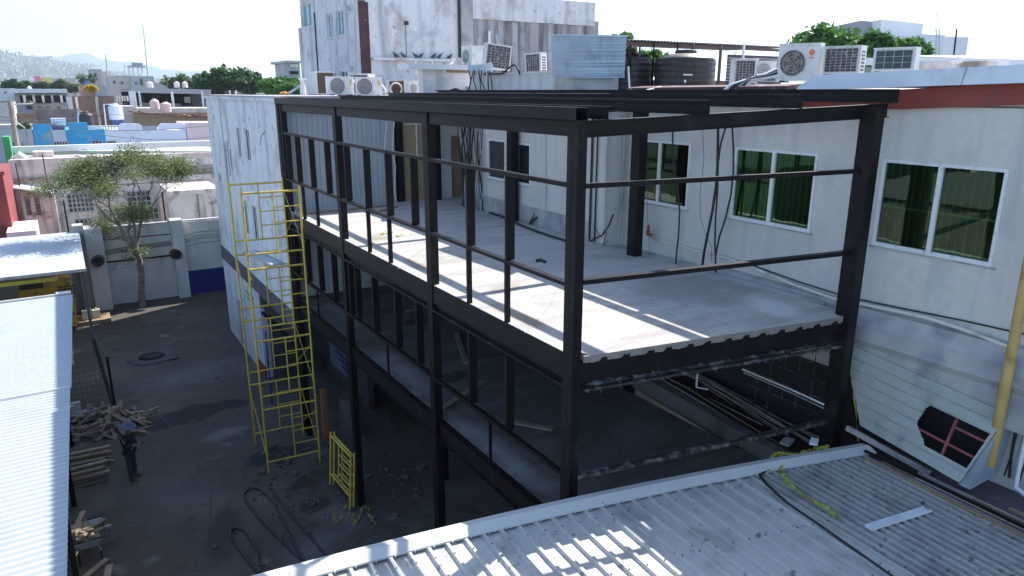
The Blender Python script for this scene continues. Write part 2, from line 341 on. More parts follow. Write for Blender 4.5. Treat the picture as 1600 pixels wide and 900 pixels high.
def mull(y, z0, z1, dx=.15, dy=.05): 
    m = MB(); m.box(X0+.01, X0+.01+dx, y, y+.008, z0, z1); m.box(X0+.01, X0+.018, y+.008, y+dy, z0, z1); m.box(X0+.01+dx-.008, X0+.01+dx, y+.008, y+dy, z0, z1)
    m.build('mullion', STEEL, SF)
U = dict(up=[10.38, 9.13, 16.4, 15.12, 13.88, 12.62, 21.5, 20.5, 19.2, 17.85], lo=[10.40, 9.15, 15.12, 13.9, 20.2, 18.95])
for y in U['up']: mull(y, 8.495, 9.785)
for y in U['lo']: mull(y, 7.478, 8.44, .085)
for y in (10.38, 9.13, 16.6, 16.15, 15.0, 13.7, 12.6, 21.5, 20.3, 19.1, 17.9): mull(y, 5.61, 6.955, .15, .06)
for y in (9.7, 14.3, 19.5): mull(y, 4.69, 5.545, .05, .03)
# roof purlins: C channels with skewed, staggered ends
def channel(y0, y1, x, z0, h=.2, w=.07, t=.008, side=1, slope=0):
    m = MB(); zt = lambda y: z0
    m.box(x, x+t, y0, y1, z0, z0+h); m.box(min(x, x+side*w), max(x, x+side*w), y0, y1, z0+h-t, z0+h); m.box(min(x, x+side*w), max(x, x+side*w), y0, y1, z0, z0+t)
    m.box(x+side*w-(t if side > 0 else 0), x+side*w+(0 if side > 0 else t), y0, y1, z0+h-.03, z0+h)
    return m
for x, y0, z0, h, sd_ in ((5.45, 7.30, 10.645, .165, 1), (5.90, 7.22, 10.655, .165, 1), (7.44, 6.98, 10.70, .19, -1), (9.02, 6.72, 10.77, .19, -1), (10.74, 6.35, 10.84, .2, -1)):
    channel(y0, 22.0, x, z0, h, .075, .008, sd_).build('purlin', STEEL, SF)
channel(7.25, 22.0, 5.60, 10.645, .165, .05, .008, -1).build('purlin', STEEL, SF)
# cross beams, front one rises a little to the wall
def xbeam(y0, z0a, z0b, h, name='cross_beam', skew=True, x1=10.9, m_=STEEL, w=.12):
    ya, yb = (fy(X0+.16), fy(x1)) if skew else (y0, y0)
    m = MB(); iprof(m, (X0+.16, ya+.1, z0a), (x1, yb+.1, z0b), h, w); return m.build(name, m_, SF)
xbeam(0, 10.64, 10.83, .21)
for y in (11.9, 16.95, 21.8): xbeam(y, 10.64, 10.83, .21, skew=False, x1=10.7)
def bar(z, h, w_, x1=XB, m_=STEEL):
    m = MB(); m.beam((X0+.155, fy(X0+.155)+.05, z-h/2), (x1, fy(x1)+.05, z-h/2), w_, h); return m.build('rail', m_, SF)
bar(9.85, .065, .08); bar(8.56, .065, .11); bar(5.62, .06, .1, m_=STEEL_S)
# upper slab: concrete on decking, ragged near edge
def slab(name, z, th, x1, m_, x0=X0+.035):
    n = 40; top = []; pts = []
    for i in range(n+1):
        x = x0+(x1-x0)*i/n; pts.append((x, fy(x)-.02+(jit(.012) if 0 < i < n else 0)))
    pts = [(x0, 7.64), (X0+.168, 7.64)]+[p for p in pts if p[0] > X0+.17] if x0 < X0+.1 else pts
    poly = pts+[(x1, 21.98), (x0, 21.98)]
    # cut round the near columns
    m = MB(); N_ = len(poly)
    m.add([(x, y, z) for x, y in poly]+[(x, y, z-th) for x, y in poly], [tuple(range(N_)), tuple(reversed(range(N_, 2*N_)))]+[(i, (i+1) % N_, (i+1) % N_+N_, i+N_) for i in range(N_)])
    return m.build(name, m_, SF)
slab('floor_slab', 7.478, .09, 10.68, CONC)
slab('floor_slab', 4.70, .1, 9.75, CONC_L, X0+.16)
# concrete edge strip with decking flutes biting into it
m = MB(); nf = 15
for i in range(90):
    xa = X0+.17+(10.36-X0-.17)*i/90; xb = X0+.17+(10.36-X0-.17)*(i+1)/90
    lo1 = 7.375+jit(.008)-(.0 if i % 6 else -.0); m.hexa([(xa, fy(xa)-.035, lo1), (xb, fy(xb)-.035, lo1), (xb, fy(xb)+.01, lo1), (xa, fy(xa)+.01, lo1), (xa, fy(xa)-.03, 7.474), (xb, fy(xb)-.03, 7.474), (xb, fy(xb)+.01, 7.474), (xa, fy(xa)+.01, 7.474)])
m.build('slab_edge', CONC_E, SF)
for k in range(13):
    m = MB(); x = X0+.5+k*.345+jit(.06)
    prof = [(x-.10, 7.37), (x-.07, 7.385+jit(.005)), (x-.05, 7.405+jit(.01)), (x-.03, 7.425+jit(.01)), (x-.01, 7.41), (x+.01, 7.428+jit(.01)), (x+.03, 7.41+jit(.01)), (x+.04, 7.425), (x+.05, 7.37)]
    for (xa, za), (xb, zb) in zip(prof, prof[1:]):
        m.hexa([(xa, fy(xa)-.05, 7.33), (xb, fy(xb)-.05, 7.33), (xb, fy(xb)-.036, 7.33), (xa, fy(xa)-.036, 7.33), (xa, fy(xa)-.05, za), (xb, fy(xb)-.05, zb), (xb, fy(xb)-.036, zb), (xa, fy(xa)-.036, za)])
    m.build('torn_decking', STEEL, SF)
m = MB(); iprof(m, (X0+.16, fy(X0+.16)+.05, 7.37), (XB, fy(XB)+.05, 7.37), .36, .15); m.build('floor_beam', STEEL, SF)
m = MB()
for i in range(60):      # mortar dribbled along the lower flange
    xa = X0+.2+i*.078; xb = xa+.078; h = random.choice((.004, .01, .02, .03))*(.4+abs(math.sin(i*.35)))
    yb = fy(xa)-.03
    m.hexa([(xa, yb, 7.02), (xb, yb-.012, 7.02), (xb, yb+.07, 7.02), (xa, yb+.07, 7.02), (xa, yb+.03, 7.022+h), (xb, yb+.03, 7.022+h), (xb, yb+.07, 7.03+h), (xa, yb+.07, 7.03+h)])
m.build('mortar_spill', STEEL_S, SF)
m = MB(); m.beam((X0+.16, fy(X0+.16)-.06, 6.985), (XB, fy(XB)-.06, 6.985), .05, .03)
for i in range(70):
    x = X0+.2+i*.067; d = random.random()**3*.05; m.cbox((x, fy(x)-.085, 6.97-d/2), .02, .008, d+.01)
m.build('edge_rail', STEEL_S, SF)
# lower level: near cross member and inner joists
m = MB(); iprof(m, (X0+.16, fy(X0+.16)+.1, 4.59), (XB, fy(XB)+.1, 4.59), .3, .14); m.build('floor_beam', STEEL, SF)
for y in (11.9, 16.9): m = MB(); iprof(m, (X0+.16, y+.1, 7.37), (XB, y+.1, 7.37), .34, .14); m.build('floor_beam', STEEL, SF)
for y in (11.9, 16.9): m = MB(); iprof(m, (X0+.16, y+.1, 4.59), (XB, y+.1, 4.59), .34, .14); m.build('floor_beam', STEEL, SF)
m = MB()
for y in [9.0+i*1.45 for i in range(9)]: m.box(X0+.2, 10.3, y, y+.05, 7.2, 7.38)
m.build('floor_joist', STEEL, SF)

# things lying on the slab
def path_px(pts, **pl): return [at(px, py, **pl) for px, py in pts]
def tubething(name, label, cat, pts, r, m_, n=6, group=None): return tag(MB().tube(pts, r, n).build(name, m_), label, cat, group)
tag(MB().tube(path_px([(838, 407), (846, 406), (852, 409)], z=7.51), .035, 6).build('plastic_bag', PLASTIC), 'small crumpled black bag on the sunlit upper floor slab', 'bag')
tag(MB().beam((5.9, 21.0, 7.5), (8.6, 21.3, 7.5), .14, .04).build('plank', WOOD), 'long timber plank lying on the slab before the grey siding', 'plank')
tag(MB().beam((7.6, 20.2, 7.5), (8.7, 20.9, 7.5), .10, .035).build('plank', WOOD), 'short timber plank lying beside the long plank on the slab', 'plank')
tag(MB().tube(path_px([(820, 520), (835, 505), (848, 490), (862, 472), (870, 452)], z=7.485), .008, 4).build('string_line', CABLEG), 'thin string line running across the sunlit upper slab', 'string')
tag(MB().tube(path_px([(622, 420), (645, 400), (660, 390), (700, 362)], z=7.485), .007, 4).build('string_line', CABLEG), 'thin string line across the slab beyond the second column', 'string')
for px, py, a in ((600, 365, .3), (622, 368, 2)):
    tag(MB().tube([at(px, py, z=7.49)+Vector((math.cos(a+k)*.12*k*.4, math.sin(a+k*1.3)*.1, 0)) for k in range(7)], .012, 4).build('strap', TAPE), 'yellow strap curled on the bright slab by the third bay'+(', nearer piece' if a > 1 else ', farther piece'), 'strap')

#%% ================================================================ HAND-BUILT HOUSES TO THE RIGHT (window wall)
RB = empty('office_building', (11.3, 8, 0), 'long grey rendered building with green glazed windows and a red fascia', 'building')
WZ0, WZ1 = 8.53, 9.95
wins = [(4.92, 6.78), (7.98, 9.84), (11.04, 12.9)]
def wallx(mb, x0, x1, ya, yb, z0, z1, holes):
    ys = sorted(set([ya, yb]+[v for h in holes for v in h[:2]]))
    for a, b in zip(ys, ys[1:]):
        hh = [h for h in holes if h[0] <= a and h[1] >= b]
        if hh: mb.box(x0, x1, a, b, z0, hh[0][2]); mb.box(x0, x1, a, b, hh[0][3], z1)
        else: mb.box(x0, x1, a, b, z0, z1)
m = MB(); wallx(m, 11.3, 11.55, 1.0, 13.1, 0, 10.78, [(a, b, WZ0, WZ1) for a, b in wins]); m.build('wall', WALLG, RB)
m = MB(); m.box(10.7, 11.3, 13.1, 13.35, 4.5, 10.78); wallx(m, 10.7, 10.95, 13.35, 20.25, 0, 10.78, [(16.3, 17.15, 8.5, 9.64), (17.6, 18.6, 8.5, 9.66)]); m.build('wall', WALLG, RB)
m = MB(); m.box(10.68, 10.7, 13.4, 20.25, 7.48, 7.95); m.build('skirting', LEDGE, RB)
m = MB(); m.box(10.95, 12.6, 20.0, 20.25, 7.3, 10.78); m.box(12.6, 12.8, 20.0, 22.4, 7.3, 10.78); m.build('wall', WALLG, RB); MB().box(10.69, 12.6, 20.25, 22.4, 7.3, 7.470).build('recess_floor', CONC, RB)
MB().box(10.7, 12.6, 20.25, 22.3, 10.45, 10.78).build('lintel', WALLG, RB)
def slider(yc0, yc1, z0, z1, x, blinds=True, glassm=None, mid=True):
    fr = MB(); t = .05; xf, xb = x-.02, x+.06
    fr.box(xf, xb, yc0, yc1, z0, z0+t+.015); fr.box(xf, xb, yc0, yc1, z1-t, z1); fr.box(xf, xb, yc0, yc0+t, z0+t+.015, z1-t); fr.box(xf, xb, yc1-t, yc1, z0+t+.015, z1-t)
    ym = (yc0+yc1)/2
    if mid: fr.box(xf-.004, xb, ym-.035, ym+.035, z0+t+.015, z1-t)
    f = fr.build('window_frame', FRAME, RB)
    for a, b in (((yc0+t, ym-.035), (ym+.035, yc1-t)) if mid else ((yc0+t, yc1-t),)):
        MB().box(x+.02, x+.026, a, b, z0+t+.015, z1-t).build('pane', glassm or GLASS, f)
    s = MB().box(x-.025, x+.0, yc0-.05, yc1+.05, z0-.03, z0-.002); s.build('sill', LEDGE, f)
    if blinds:
        bl = MB(); ed = MB(); y = yc0+.08; i = 0
        while y < yc1-.1:
            bl.cbox((x+.13, y+.055, (z0+z1)/2), .012, .135, z1-z0, .12); ed.box(x+.04, x+.046, y-.005, y+.005, z0+.06, z1-.05); y += .125; i += 1
        bl.build('blind', BLIND, f); ed.build('blind_cord', BLINDE, f)
        MB().box(x+.24, x+.25, yc0-.1, yc1+.1, z0-.1, z1+.1).build('room_back', BLIND, f)
    else:
        MB().box(x+.2, x+.21, yc0-.1, yc1+.1, z0-.1, z1+.1).build('room_back', DARKM, f)
for a, b in wins: slider(a, b, WZ0, WZ1, 11.3)
MB().box(11.385, 11.40, 4.95, 6.75, 9.17, 9.20).build('window_bar', BLINDE, RB)
slider(16.3, 17.15, 8.5, 9.64, 10.7, False, GLASSD, False); slider(17.6, 18.6, 8.5, 9.66, 10.7, False, GLASSD, False)
# red fascia and eave: rises slightly toward the near end
def ez(y): return 10.735+(6.5-y)*.06 if y < 6.5 else 10.735+(6.5-y)*.0
m = MB(); ys = [1.0, 3, 5, 6.6, 9, 13.1]
for a, b in zip(ys, ys[1:]):
    m.hexa([(11.22, a, ez(a)), (11.3, a, ez(a)), (11.3, b, ez(b)), (11.22, b, ez(b)), (11.22, a, ez(a)+.30), (11.3, a, ez(a)+.30), (11.3, b, ez(b)+.30), (11.22, b, ez(b)+.30)])
m.build('fascia', RED, RB)
MB().box(10.62, 10.7, 13.1, 22.0, 10.70, 10.86).build('fascia', RED, RB)
MB().box(10.99, 11.3, 8.3, 13.1, 10.93, 11.03).build('eave', GUT, RB)
# gutter: white box section with a bevelled far end
m = MB()
def gsec(y, k=1): 
    z = 11.02+(8.4-y)*.027; return [(10.98, y, z), (11.24, y, z-.0), (11.24, y, z+.24*k), (11.06, y, z+.24*k)]
a, b = gsec(8.35, .35), gsec(1.0)
c = gsec(8.0); m.add(a+c, [(0, 1, 2, 3), (0, 4, 5, 1), (1, 5, 6, 2), (2, 6, 7, 3), (3, 7, 4, 0)]); m.add(c+b, [(0, 4, 5, 1), (1, 5, 6, 2), (2, 6, 7, 3), (3, 7, 4, 0), (7, 6, 5, 4)])
m.build('gutter', GUT, RB)
m = MB()
for y in (5.6, 2.8): 
    p = gsec(y); m.hexa([(v[0]-.006, y-.01, v[2]-.004) for v in (p[0], p[1])]+[(v[0]-.006, y+.01, v[2]-.004) for v in (p[1], p[0])]+[(p[3][0]-.006, y-.01, p[3][2]+.005), (p[2][0], y-.01, p[2][2]+.005), (p[2][0], y+.01, p[2][2]+.005), (p[3][0]-.006, y+.01, p[3][2]+.005)])
m.build('gutter_joint', LEDGE, RB)
# the roof: low pitch rising away from the eave
ROOFB = mat('roof_waterproofing', (.42, .40, .40), .9, .15, 1, dirt=((.3, .12, .12), .3, 1.2))
m = MB()
m.hexa([(11.3, 1, 10.80), (24, 1, 10.7), (24, 13.1, 10.7), (11.3, 13.1, 10.80), (11.3, 1, 10.98), (24, 1, 11.4), (24, 13.1, 11.3), (11.3, 13.1, 10.98)])
m.hexa([(10.7, 13.1, 10.80), (24, 13.1, 10.7), (24, 34, 10.7), (10.7, 34, 10.80), (10.7, 13.1, 10.96), (24, 13.1, 11.3), (24, 34, 11.2), (10.7, 34, 10.96)])
m.build('roof', ROOFB, RB)
m = MB(); m.box(11.6, 11.8, 22.4, 34, 0, 10.7); m.box(23.8, 24, 1, 34, 0, 10.6); m.box(11.0, 24, 22.3, 22.4, 0, 10.7); m.box(11.0, 24, 33.8, 34, 0, 10.7); m.build('rear_wall', WALLG, RB)
m = MB(); m.hexa([(11.25, 2.5, 11.06), (11.7, 2.5, 11.06), (11.7, 7.6, 11.06), (11.25, 8.0, 11.06), (11.25, 2.5, 11.29), (11.75, 2.5, 11.33), (11.75, 7.6, 11.20), (11.25, 8.0, 11.10)]); m.build('painted_kerb', MAROON, RB)
m = MB(); m.hexa([(11.05, 8.6, 11.035), (11.5, 8.6, 11.035), (11.5, 12.9, 11.035), (11.05, 12.9, 11.035), (11.05, 8.6, 11.10), (11.5, 8.6, 11.14), (11.5, 12.9, 11.12), (11.05, 12.9, 11.08)]); m.build('painted_kerb', MAROON, RB)
m = MB(); m.box(11.24, 11.298, 4.5, 13.1, 4.2, 6.69); m.box(10.64, 10.698, 13.1, 20.2, 4.75, 6.9); m.build('shade_dark_wall', DARKM, RB)  # near-black panels stand in for the deep shade under the upper slab
# sloping ledge under the windows
m = MB(); m.prism([(11.3, 7.50), (11.14, 7.47), (11.02, 7.25), (10.98, 7.22), (10.94, 6.98), (11.01, 6.86), (11.02, 6.3), (11.3, 6.3)], 'y', 1.0, 9.85); m.build('ledge', LEDGE, RB)
m = MB(); m.box(10.68, 11.3, 9.85, 13.1, 7.2, 7.40); m.build('ledge', LEDGE, RB)
m = MB(); m.box(10.69, 10.9, 7.2, 9.85, 7.2, 7.465); m.build('ledge', LEDGE, RB)

tubething('ledge_pipe', 'cream water pipe running along the wall foot below the green windows', 'pipe', path_px([(1180, 420), (1240, 445), (1300, 466), (1370, 480), (1450, 497), (1520, 520), (1590, 548), (1640, 566)], x=11.16), .028, YELP if 0 else CREAM, 8)
tubething('ledge_cable', 'black cable running just above the cream pipe on the window wall', 'cable', path_px([(1180, 416), (1250, 441), (1320, 463), (1400, 480), (1500, 500), (1590, 520), (1640, 530)], x=11.27), .013, CABLE)
tubething('wall_conduit', 'brass and cream pipe stub on the wall left of the hanging cables', 'pipe', path_px([(1010, 370), (1040, 378), (1090, 392), (1140, 405), (1180, 420)], x=11.2), .022, CREAM)
m = MB(); p = at(1013, 358, x=11.15); m.lathe(p-Vector((0, 0, .1)), [(.02, 0), (.05, .02), (.05, .07), (.025, .1), (.04, .14), (.02, .2)], 8); m.cbox(p-Vector((0, .05, .12)), .06, .16, .06); tag(m.build('tap', mat('rust_orange', (.3, .11, .05), .7)), 'rusty valve on the pipe stub behind the rear column', 'valve')
hang = [([(1051, 205), (1051, 235), (1052, 262), (1058, 285), (1062, 330), (1060, 370), (1057, 395), (1056, 416)], .03, 'left black hanging cable in front of the left green window'),
        ([(1122, 200), (1121, 260), (1119, 290), (1113, 330), (1106, 365), (1100, 395), (1097, 417)], .045, 'thick black hanging cable between the left and middle green windows'),
        ([(1134, 198), (1126, 225), (1122, 255), (1121, 300), (1118, 340), (1117, 380), (1119, 430)], .03, 'kinked black cable hanging beside the thickest one'),
        ([(1144, 198), (1146, 235), (1146, 270), (1142, 305), (1134, 340), (1124, 370), (1118, 400), (1118, 425)], .03, 'black cable hanging along the left edge of the middle green window'),
        ([(1098, 200), (1100, 250), (1094, 300), (1094, 340), (1104, 370), (1112, 385), (1112, 410)], .008, 'thin grey wire hanging left of the thick black cables'),
        ([(1011, 205), (1011, 300), (1012, 345), (1014, 380), (1015, 405)], .007, 'thin wire hanging down to the rusty valve')]
for pts, r, lab in hang: tubething('hanging_cable', lab, 'cable', path_px(pts, x=10.95), r*.62, CABLE, 6, 'cables hanging down the window wall')
# pier pipes at the jog
for px, r, z1, l in ((923, .03, 7.5, 'left'), (931, .022, 7.5, 'middle')):
    a = at(px, 300, x=10.66); tubething('downpipe', f'thin dark downpipe on the wall just right of the corner column, {l} one', 'pipe', [(10.66, a.y, 10.7), (10.66, a.y, z1)], r, PLASTIC)
a = at(960, 300, x=10.95); tubething('downpipe', 'grey stained downpipe in the inner corner beside the white pier', 'pipe', [(11.15, 13.02, 10.7), (11.15, 13.02, 8.2), (11.1, 13.0, 7.9), (10.9, 12.8, 7.6)], .035, LEDGE)
tubething('loose_cable', 'loose black cables tangled at the foot of the white pier', 'cable', path_px([(905, 388), (925, 375), (940, 368), (952, 352), (958, 335)], x=10.62), .02, CABLE)
tubething('loose_cable', 'thin loop of black cable at the foot of the pier', 'cable', path_px([(928, 352), (938, 370), (948, 362), (942, 385), (950, 375)], x=10.6), .01, CABLE)
# cable bundle beside the small dark windows
CB = empty('cable_bundle', (10.6, 19.3, 7.5), 'dense bundle of black and grey cables running down the back wall', 'cables')
for k in range(17):
    y = 20.15-k*.085; pts = []; ph = random.random()*6; dx = .02+.08*random.random()
    for j in range(12):
        z = 10.9-j*.31; pts.append((10.66-dx-(.05*math.sin(j*.7+ph)), y+.05*math.sin(j*.6+ph)+.03*jit(1), z))
    MB().tube(pts, random.choice((.014, .02, .028)), 5).build('cable', random.choice((CABLE, CABLE, CABLE, CABLEG)), CB)
tubething('floor_cable', 'black cable lying along the foot of the back wall', 'cable', path_px([(765, 332), (790, 340), (810, 350), (840, 362), (865, 370), (885, 376)], z=7.52), .03, CABLE)
m = MB(); p = at(828, 350, z=7.5); m.beam(p, p+Vector((.05, -.25, .22)), .05, .05); m.beam(p+Vector((.05, .1, 0)), p+Vector((.1, -.1, .3)), .03, .03); tag(m.build('angle_iron', PLASTIC), 'scrap of dark angle iron leaning on the back wall foot', 'scrap')
tubething('wall_crack_pipe', 'thin conduit running down the back wall left of the corner column', 'conduit', path_px([(853, 208), (853, 300), (853, 360)], x=10.68), .008, CABLEG)

#%% end wall of the upper floor
EW = empty('end_wall', (8, 22.1, 0), 'grey ribbed siding end wall with brown boarded openings', 'wall')
m = MB(); x = 5.75
m.box(5.75, 9.15, 22.03, 22.1, 4.7, 10.6); m.build('backing', SIDING, EW)
n = 0
while x < 9.1:
    MB().box(x, x+.145, 21.99, 22.03, 4.75, 10.58).build('panel', SIDING, EW); x += .155
MB().box(9.2, 9.42, 21.9, 22.1, 4.7, 10.6).build('post', STEEL, EW)
m = MB(); m.box(9.45, 10.25, 22.0, 22.1, 7.4, 10.6); m.build('board', BROWN, EW)
m = MB(); m.box(9.92, 9.95, 21.97, 22.0, 8.9, 10.3); m.box(9.5, 10.2, 21.975, 21.99, 9.96, 9.98); m.build('door_trim', FRAME, EW)
m = MB(); m.box(10.3, 11.2, 22.0, 22.1, 7.4, 10.7); m.box(11.2, 12.4, 22.0, 22.1, 9.55, 10.7); m.build('panel', WALLW, EW)
MB().box(11.2, 12.5, 22.12, 22.2, 7.47, 9.55).build('board', BROWN, EW)
for px, l in ((604, 'left'), (616, 'right')):
    tubething('electrical_lead', f'loose white cord hanging on the grey siding, {l} one', 'cord', path_px([(px, 190), (px-3, 230), (px+2, 260), (px, 300), (px+4, 318)], y=21.9), .018, WHITE, 5)

#%% ================================================================ LEAN-TO SHEETS BELOW THE LEDGE
GS = empty('sheet_awning', (11, 5.5, 5.4), 'weathered pale green sheet metal lean-to with a torn square hole', 'awning')
A_, B_, C_, D_ = Vector((10.99, 6.85, 6.84)), Vector((10.99, 4.22, 6.55)), Vector((10.20, 4.34, 5.63)), Vector((10.58, 6.12, 5.68))
def gp(u, v): return A_.lerp(B_, u).lerp(D_.lerp(C_, u), v)      # u near-ward, v downward
nrm = (B_-A_).cross(D_-A_).normalized()
if nrm.x > 0: nrm = -nrm
hole = [(.60, .30), (.975, .30), (.975, .80), (.64, .80), (.535, .60)]
def inhole(u, v):
    if v < .30 or v > .80 or u > .985: return False
    lft = .60-(v-.30)*.2 if v < .6 else .54+(v-.6)*.5
    return u > lft
rows = 7
for r in range(rows):
    v0, v1 = r/rows, (r+1)/rows; m = MB(); nu, nv = 110, 6
    for i in range(nu):
        for j in range(nv):
            u0, u1 = i/nu, (i+1)/nu; a = v0+(v1-v0)*j/nv; b = v0+(v1-v0)*(j+1)/nv
            if inhole((u0+u1)/2, (a+b)/2): continue
            def off(u, v): return nrm*(.004+.020*((v-v0)/(v1-v0))+.010*math.sin(u*17+r*2)*(v-v0)*5 + .02*max(0, 1-abs(u-.25)/.12)*(.5 if v > .9 else 0))
            p = [gp(u, v)+off(u, v) for u, v in ((u0, a), (u1, a), (u1, b), (u0, b))]; q = [x-nrm*.006 for x in p]
            m.hexa(q+p)
    m.build('sheet', GREENS, GS)
def gbar(u0, v0, u1, v1, w_=.035): m = MB(); m.beam(gp(u0, v0)-nrm*.07, gp(u1, v1)-nrm*.07, w_, .04, nrm); m.build('frame_bar', RUSTR, GS)
gbar(.77, .02, .77, .98); gbar(.5, .66, 1, .66); gbar(.77, .43, 1, .43)
m = MB(); wB, wC = Vector((11.29, 4.24, 6.45)), Vector((11.29, 4.32, 5.45)); m.add([B_+Vector((0, -.005, 0)), C_+Vector((-.02, -.005, -.02)), Vector((10.45, 4.30, 5.46)), wC, wB], [(0, 1, 2, 3, 4)]); m.add([B_+Vector((0, .01, 0)), C_+Vector((-.02, .01, -.02)), Vector((10.45, 4.315, 5.46)), wC+Vector((0, .015, 0)), wB+Vector((0, .015, 0))], [(4, 3, 2, 1, 0)]); m.build('end_sheet', ALU, GS)
m = MB(); m.beam(D_+Vector((-.16, .12, -.02)), D_+Vector((-.08, -1.25, -.22)), .10, .012, (0.3, 0, 1)); m.beam(D_+Vector((-.20, .12, -.05)), D_+Vector((-.13, -1.25, -.25)), .02, .07); m.build('drip_flashing', ROOFN, GS)
tag(MB().tube([(10.86, 4.27, 5.75), (10.86, 4.30, 10.0), ], .07, 12).build('ochre_pipe', YELP), 'fat ochre drain pipe standing on the far right wall', 'pipe')
for i, (dy, r, mm) in enumerate(((-.16, .02, CABLE), (-.24, .014, CABLEG), (-.33, .014, CABLE), (-.10, .012, CABLE))):
    tubething('wall_cable', f'thin cable strung down the wall right of the ochre pipe, number {i+1} outward' if 0 else ['thick black cable just right of the ochre pipe', 'thin grey cable right of the ochre pipe', 'outermost black cable right of the ochre pipe', 'thinnest black cable hugging the ochre pipe'][i], 'cable', [(11.22, 4.30+dy+.04*math.sin(k*.9+i), 5.5+k*.35) for k in range(14)], r, mm)
tubething('white_pipe', 'white drain pipe with elbow at the bottom right corner', 'pipe', [(11.16, 4.0, 7.0), (11.1, 4.0, 5.7), (11.0, 3.95, 5.5), (10.9, 3.6, 5.42)], .035, FRAME, 8)

# ---------------------------------------------------------------- annex roof (ribs run toward the camera, cap follows the skew)
ZR = 5.40; RT = math.radians(3.6)
def capy(x): return 7.85-.085*x-.0097*x*x
AR = empty('annex_roof', (6, 6.5, ZR), 'grey ribbed metal annex roof with a white ridge cap in the foreground', 'roof')
def rdir(x, t): return (x-math.sin(RT)*t, capy(x)-.16-math.cos(RT)*t)
def ribsheet(xa, xb, pitch, h, top_w, L_, m_, z, name='roof_sheet', sag=0):
    m = MB(); prof = []; x = xa
    while x < xb-1e-4:
        f = pitch
        prof += [(x, 0), (x+f*.62-top_w*.5, 0), (x+f*.62-top_w*.15, h), (x+f*.62+top_w*.6, h), (x+f*.62+top_w*.95, 0)]
        x += pitch
    prof.append((xb, 0)); prof = [p for p in prof if p[0] <= xb+1e-6]
    n = len(prof); vs = []
    ts = [0, .03, 1.2, 2.4, 3.6, L_]
    for t in ts:
        for (px_, pz) in prof: 
            X, Y = rdir(px_, t); vs.append((X, Y, z+pz-.006*t))
    fs = [(j*n+i, j*n+i+1, (j+1)*n+i+1, (j+1)*n+i) for j in range(len(ts)-1) for i in range(n-1)]
    m.add(vs, fs); return m.build(name, m_, AR)
SHN = [(-.6+i*.98, .98) for i in range(10)]
for i, (xa, wd) in enumerate(SHN):
    if xa < 8.05: ribsheet(xa, min(xa+wd+.02, 8.12), .245, .045, .055, 7.5, ROOFM, ZR+(.003 if i % 2 else 0))
for xa in (8.12, 8.80, 9.48): ribsheet(xa, min(xa+.68, 10.14), .136, .055, .035, 7.0, ROOFN, ZR+.004)
m = MB(); x0_, x1_ = 0.2, 10.35
def capsec(x): y = capy(x); return [(x, y, ZR-.05), (x, y, ZR+.10), (x, y-.13, ZR+.125), (x, y-.27, ZR+.06), (x, y-.27, ZR+.035), (x, y-.25, ZR+.03)]
N_ = 24; secs = [capsec(x0_+(x1_-x0_)*i/N_) for i in range(N_+1)]
for a, b in zip(secs, secs[1:]):
    m.add(a+b, [(k, k+1, k+7, k+6) for k in range(5)])
m.build('ridge_cap', CAPM, AR)
m = MB()
for i in range(40):
    x = x0_+.15+i*.2455; y = capy(x)-.268; m.cbox((x, y-.006, ZR+.045), .02, .03, .03)
m.build('cap_screw', ALU, AR, kind='stuff')
m = MB()
for i in range(36):
    for t in (.35, 1.45, 2.55, 3.65):
        X, Y = rdir(-.6+i*.245+.245*.62+.01, t); m.cbox((X, Y, ZR+.048), .016, .016, .014)
m.build('roof_screw', BAND, AR, kind='stuff')
m = MB(); m.box(.2, 10.0, -1, -.9, 0, 5.2)
for x in (.5, 3.5, 6.5, 9.5): p = rdir(x, .2); m.box(p[0], p[0]+.12, p[1]-.15, p[1]-.03, 0, 5.35)
m.build('post', STEEL, AR)
# gutter trough, battens and junk along the wall side
JR = [(10.80, .10, WOOD, 'rail_strip'), (10.98, .09, PLASTIC, 'rail_strip'), (11.12, .10, BROWN, 'rail_strip')]
m = MB(); p0 = Vector((10.14, capy(10.14)-.05, 0)); d_ = Vector((-math.sin(RT), -math.cos(RT), 0)); q0 = p0+d_*7
m.box(9.6, 11.3, q0.y, p0.y, 5.18, 5.29); tag(m.build('gutter_trough', BAND), 'dark gutter trough between the annex roof and the wall', 'gutter')
labs = ['weathered wooden batten lying nearest the ribbed roof edge', 'long rusty batten along the middle of the wall gutter', 'grey batten with peeling paint along the gutter', 'pale bent batten lying closest to the green lean-to', 'dark steel angle lying among the gutter battens', 'short ochre batten under the torn green sheet']
for i, (o, ya, L_, c, m_) in enumerate(((.02, .3, 6.2, .05, WOOD), (.12, .5, 5.8, .04, BROWN), (.20, 1.0, 5.0, .05, ROOFN), (.30, 2.2, 4.2, .05, WOOD), (.10, .2, 3.2, .04, STEEL), (.36, 2.6, 2.0, .05, YELP))):
    a = p0+d_*ya+Vector((o*1.6-.14, 0, 5.45+.015*i)); b = a+d_*L_+Vector((jit(.06), 0, jit(.03))); tag(MB().beam(a, b, c, .035).build('batten', m_), labs[i], 'batten')
jl = ['thin brown lath beneath the lean-to sheets', 'grey lath crossing the gutter junk', 'pale splintered lath near the near end of the gutter', 'dark rusty angle along the inner gutter side', 'thin yellowish lath against the wall foot', 'broad weathered board in the middle of the gutter', 'broken short lath nearest the viewer']
for i in range(7):
    a = p0+d_*(.3+i*.75)+Vector((-.10+.13*(i % 5), 0, 5.465+.012*i)); b = a+d_*(1.8+.3*(i % 4))+Vector((jit(.16), 0, jit(.03))); tag(MB().beam(a, b, (.03, .05, .035, .04, .03, .11, .05)[i], .025).build('lath', (BROWN, ROOFN, WOOD, STEEL, YELP, WOOD, BROWN)[i]), jl[i], 'lath')
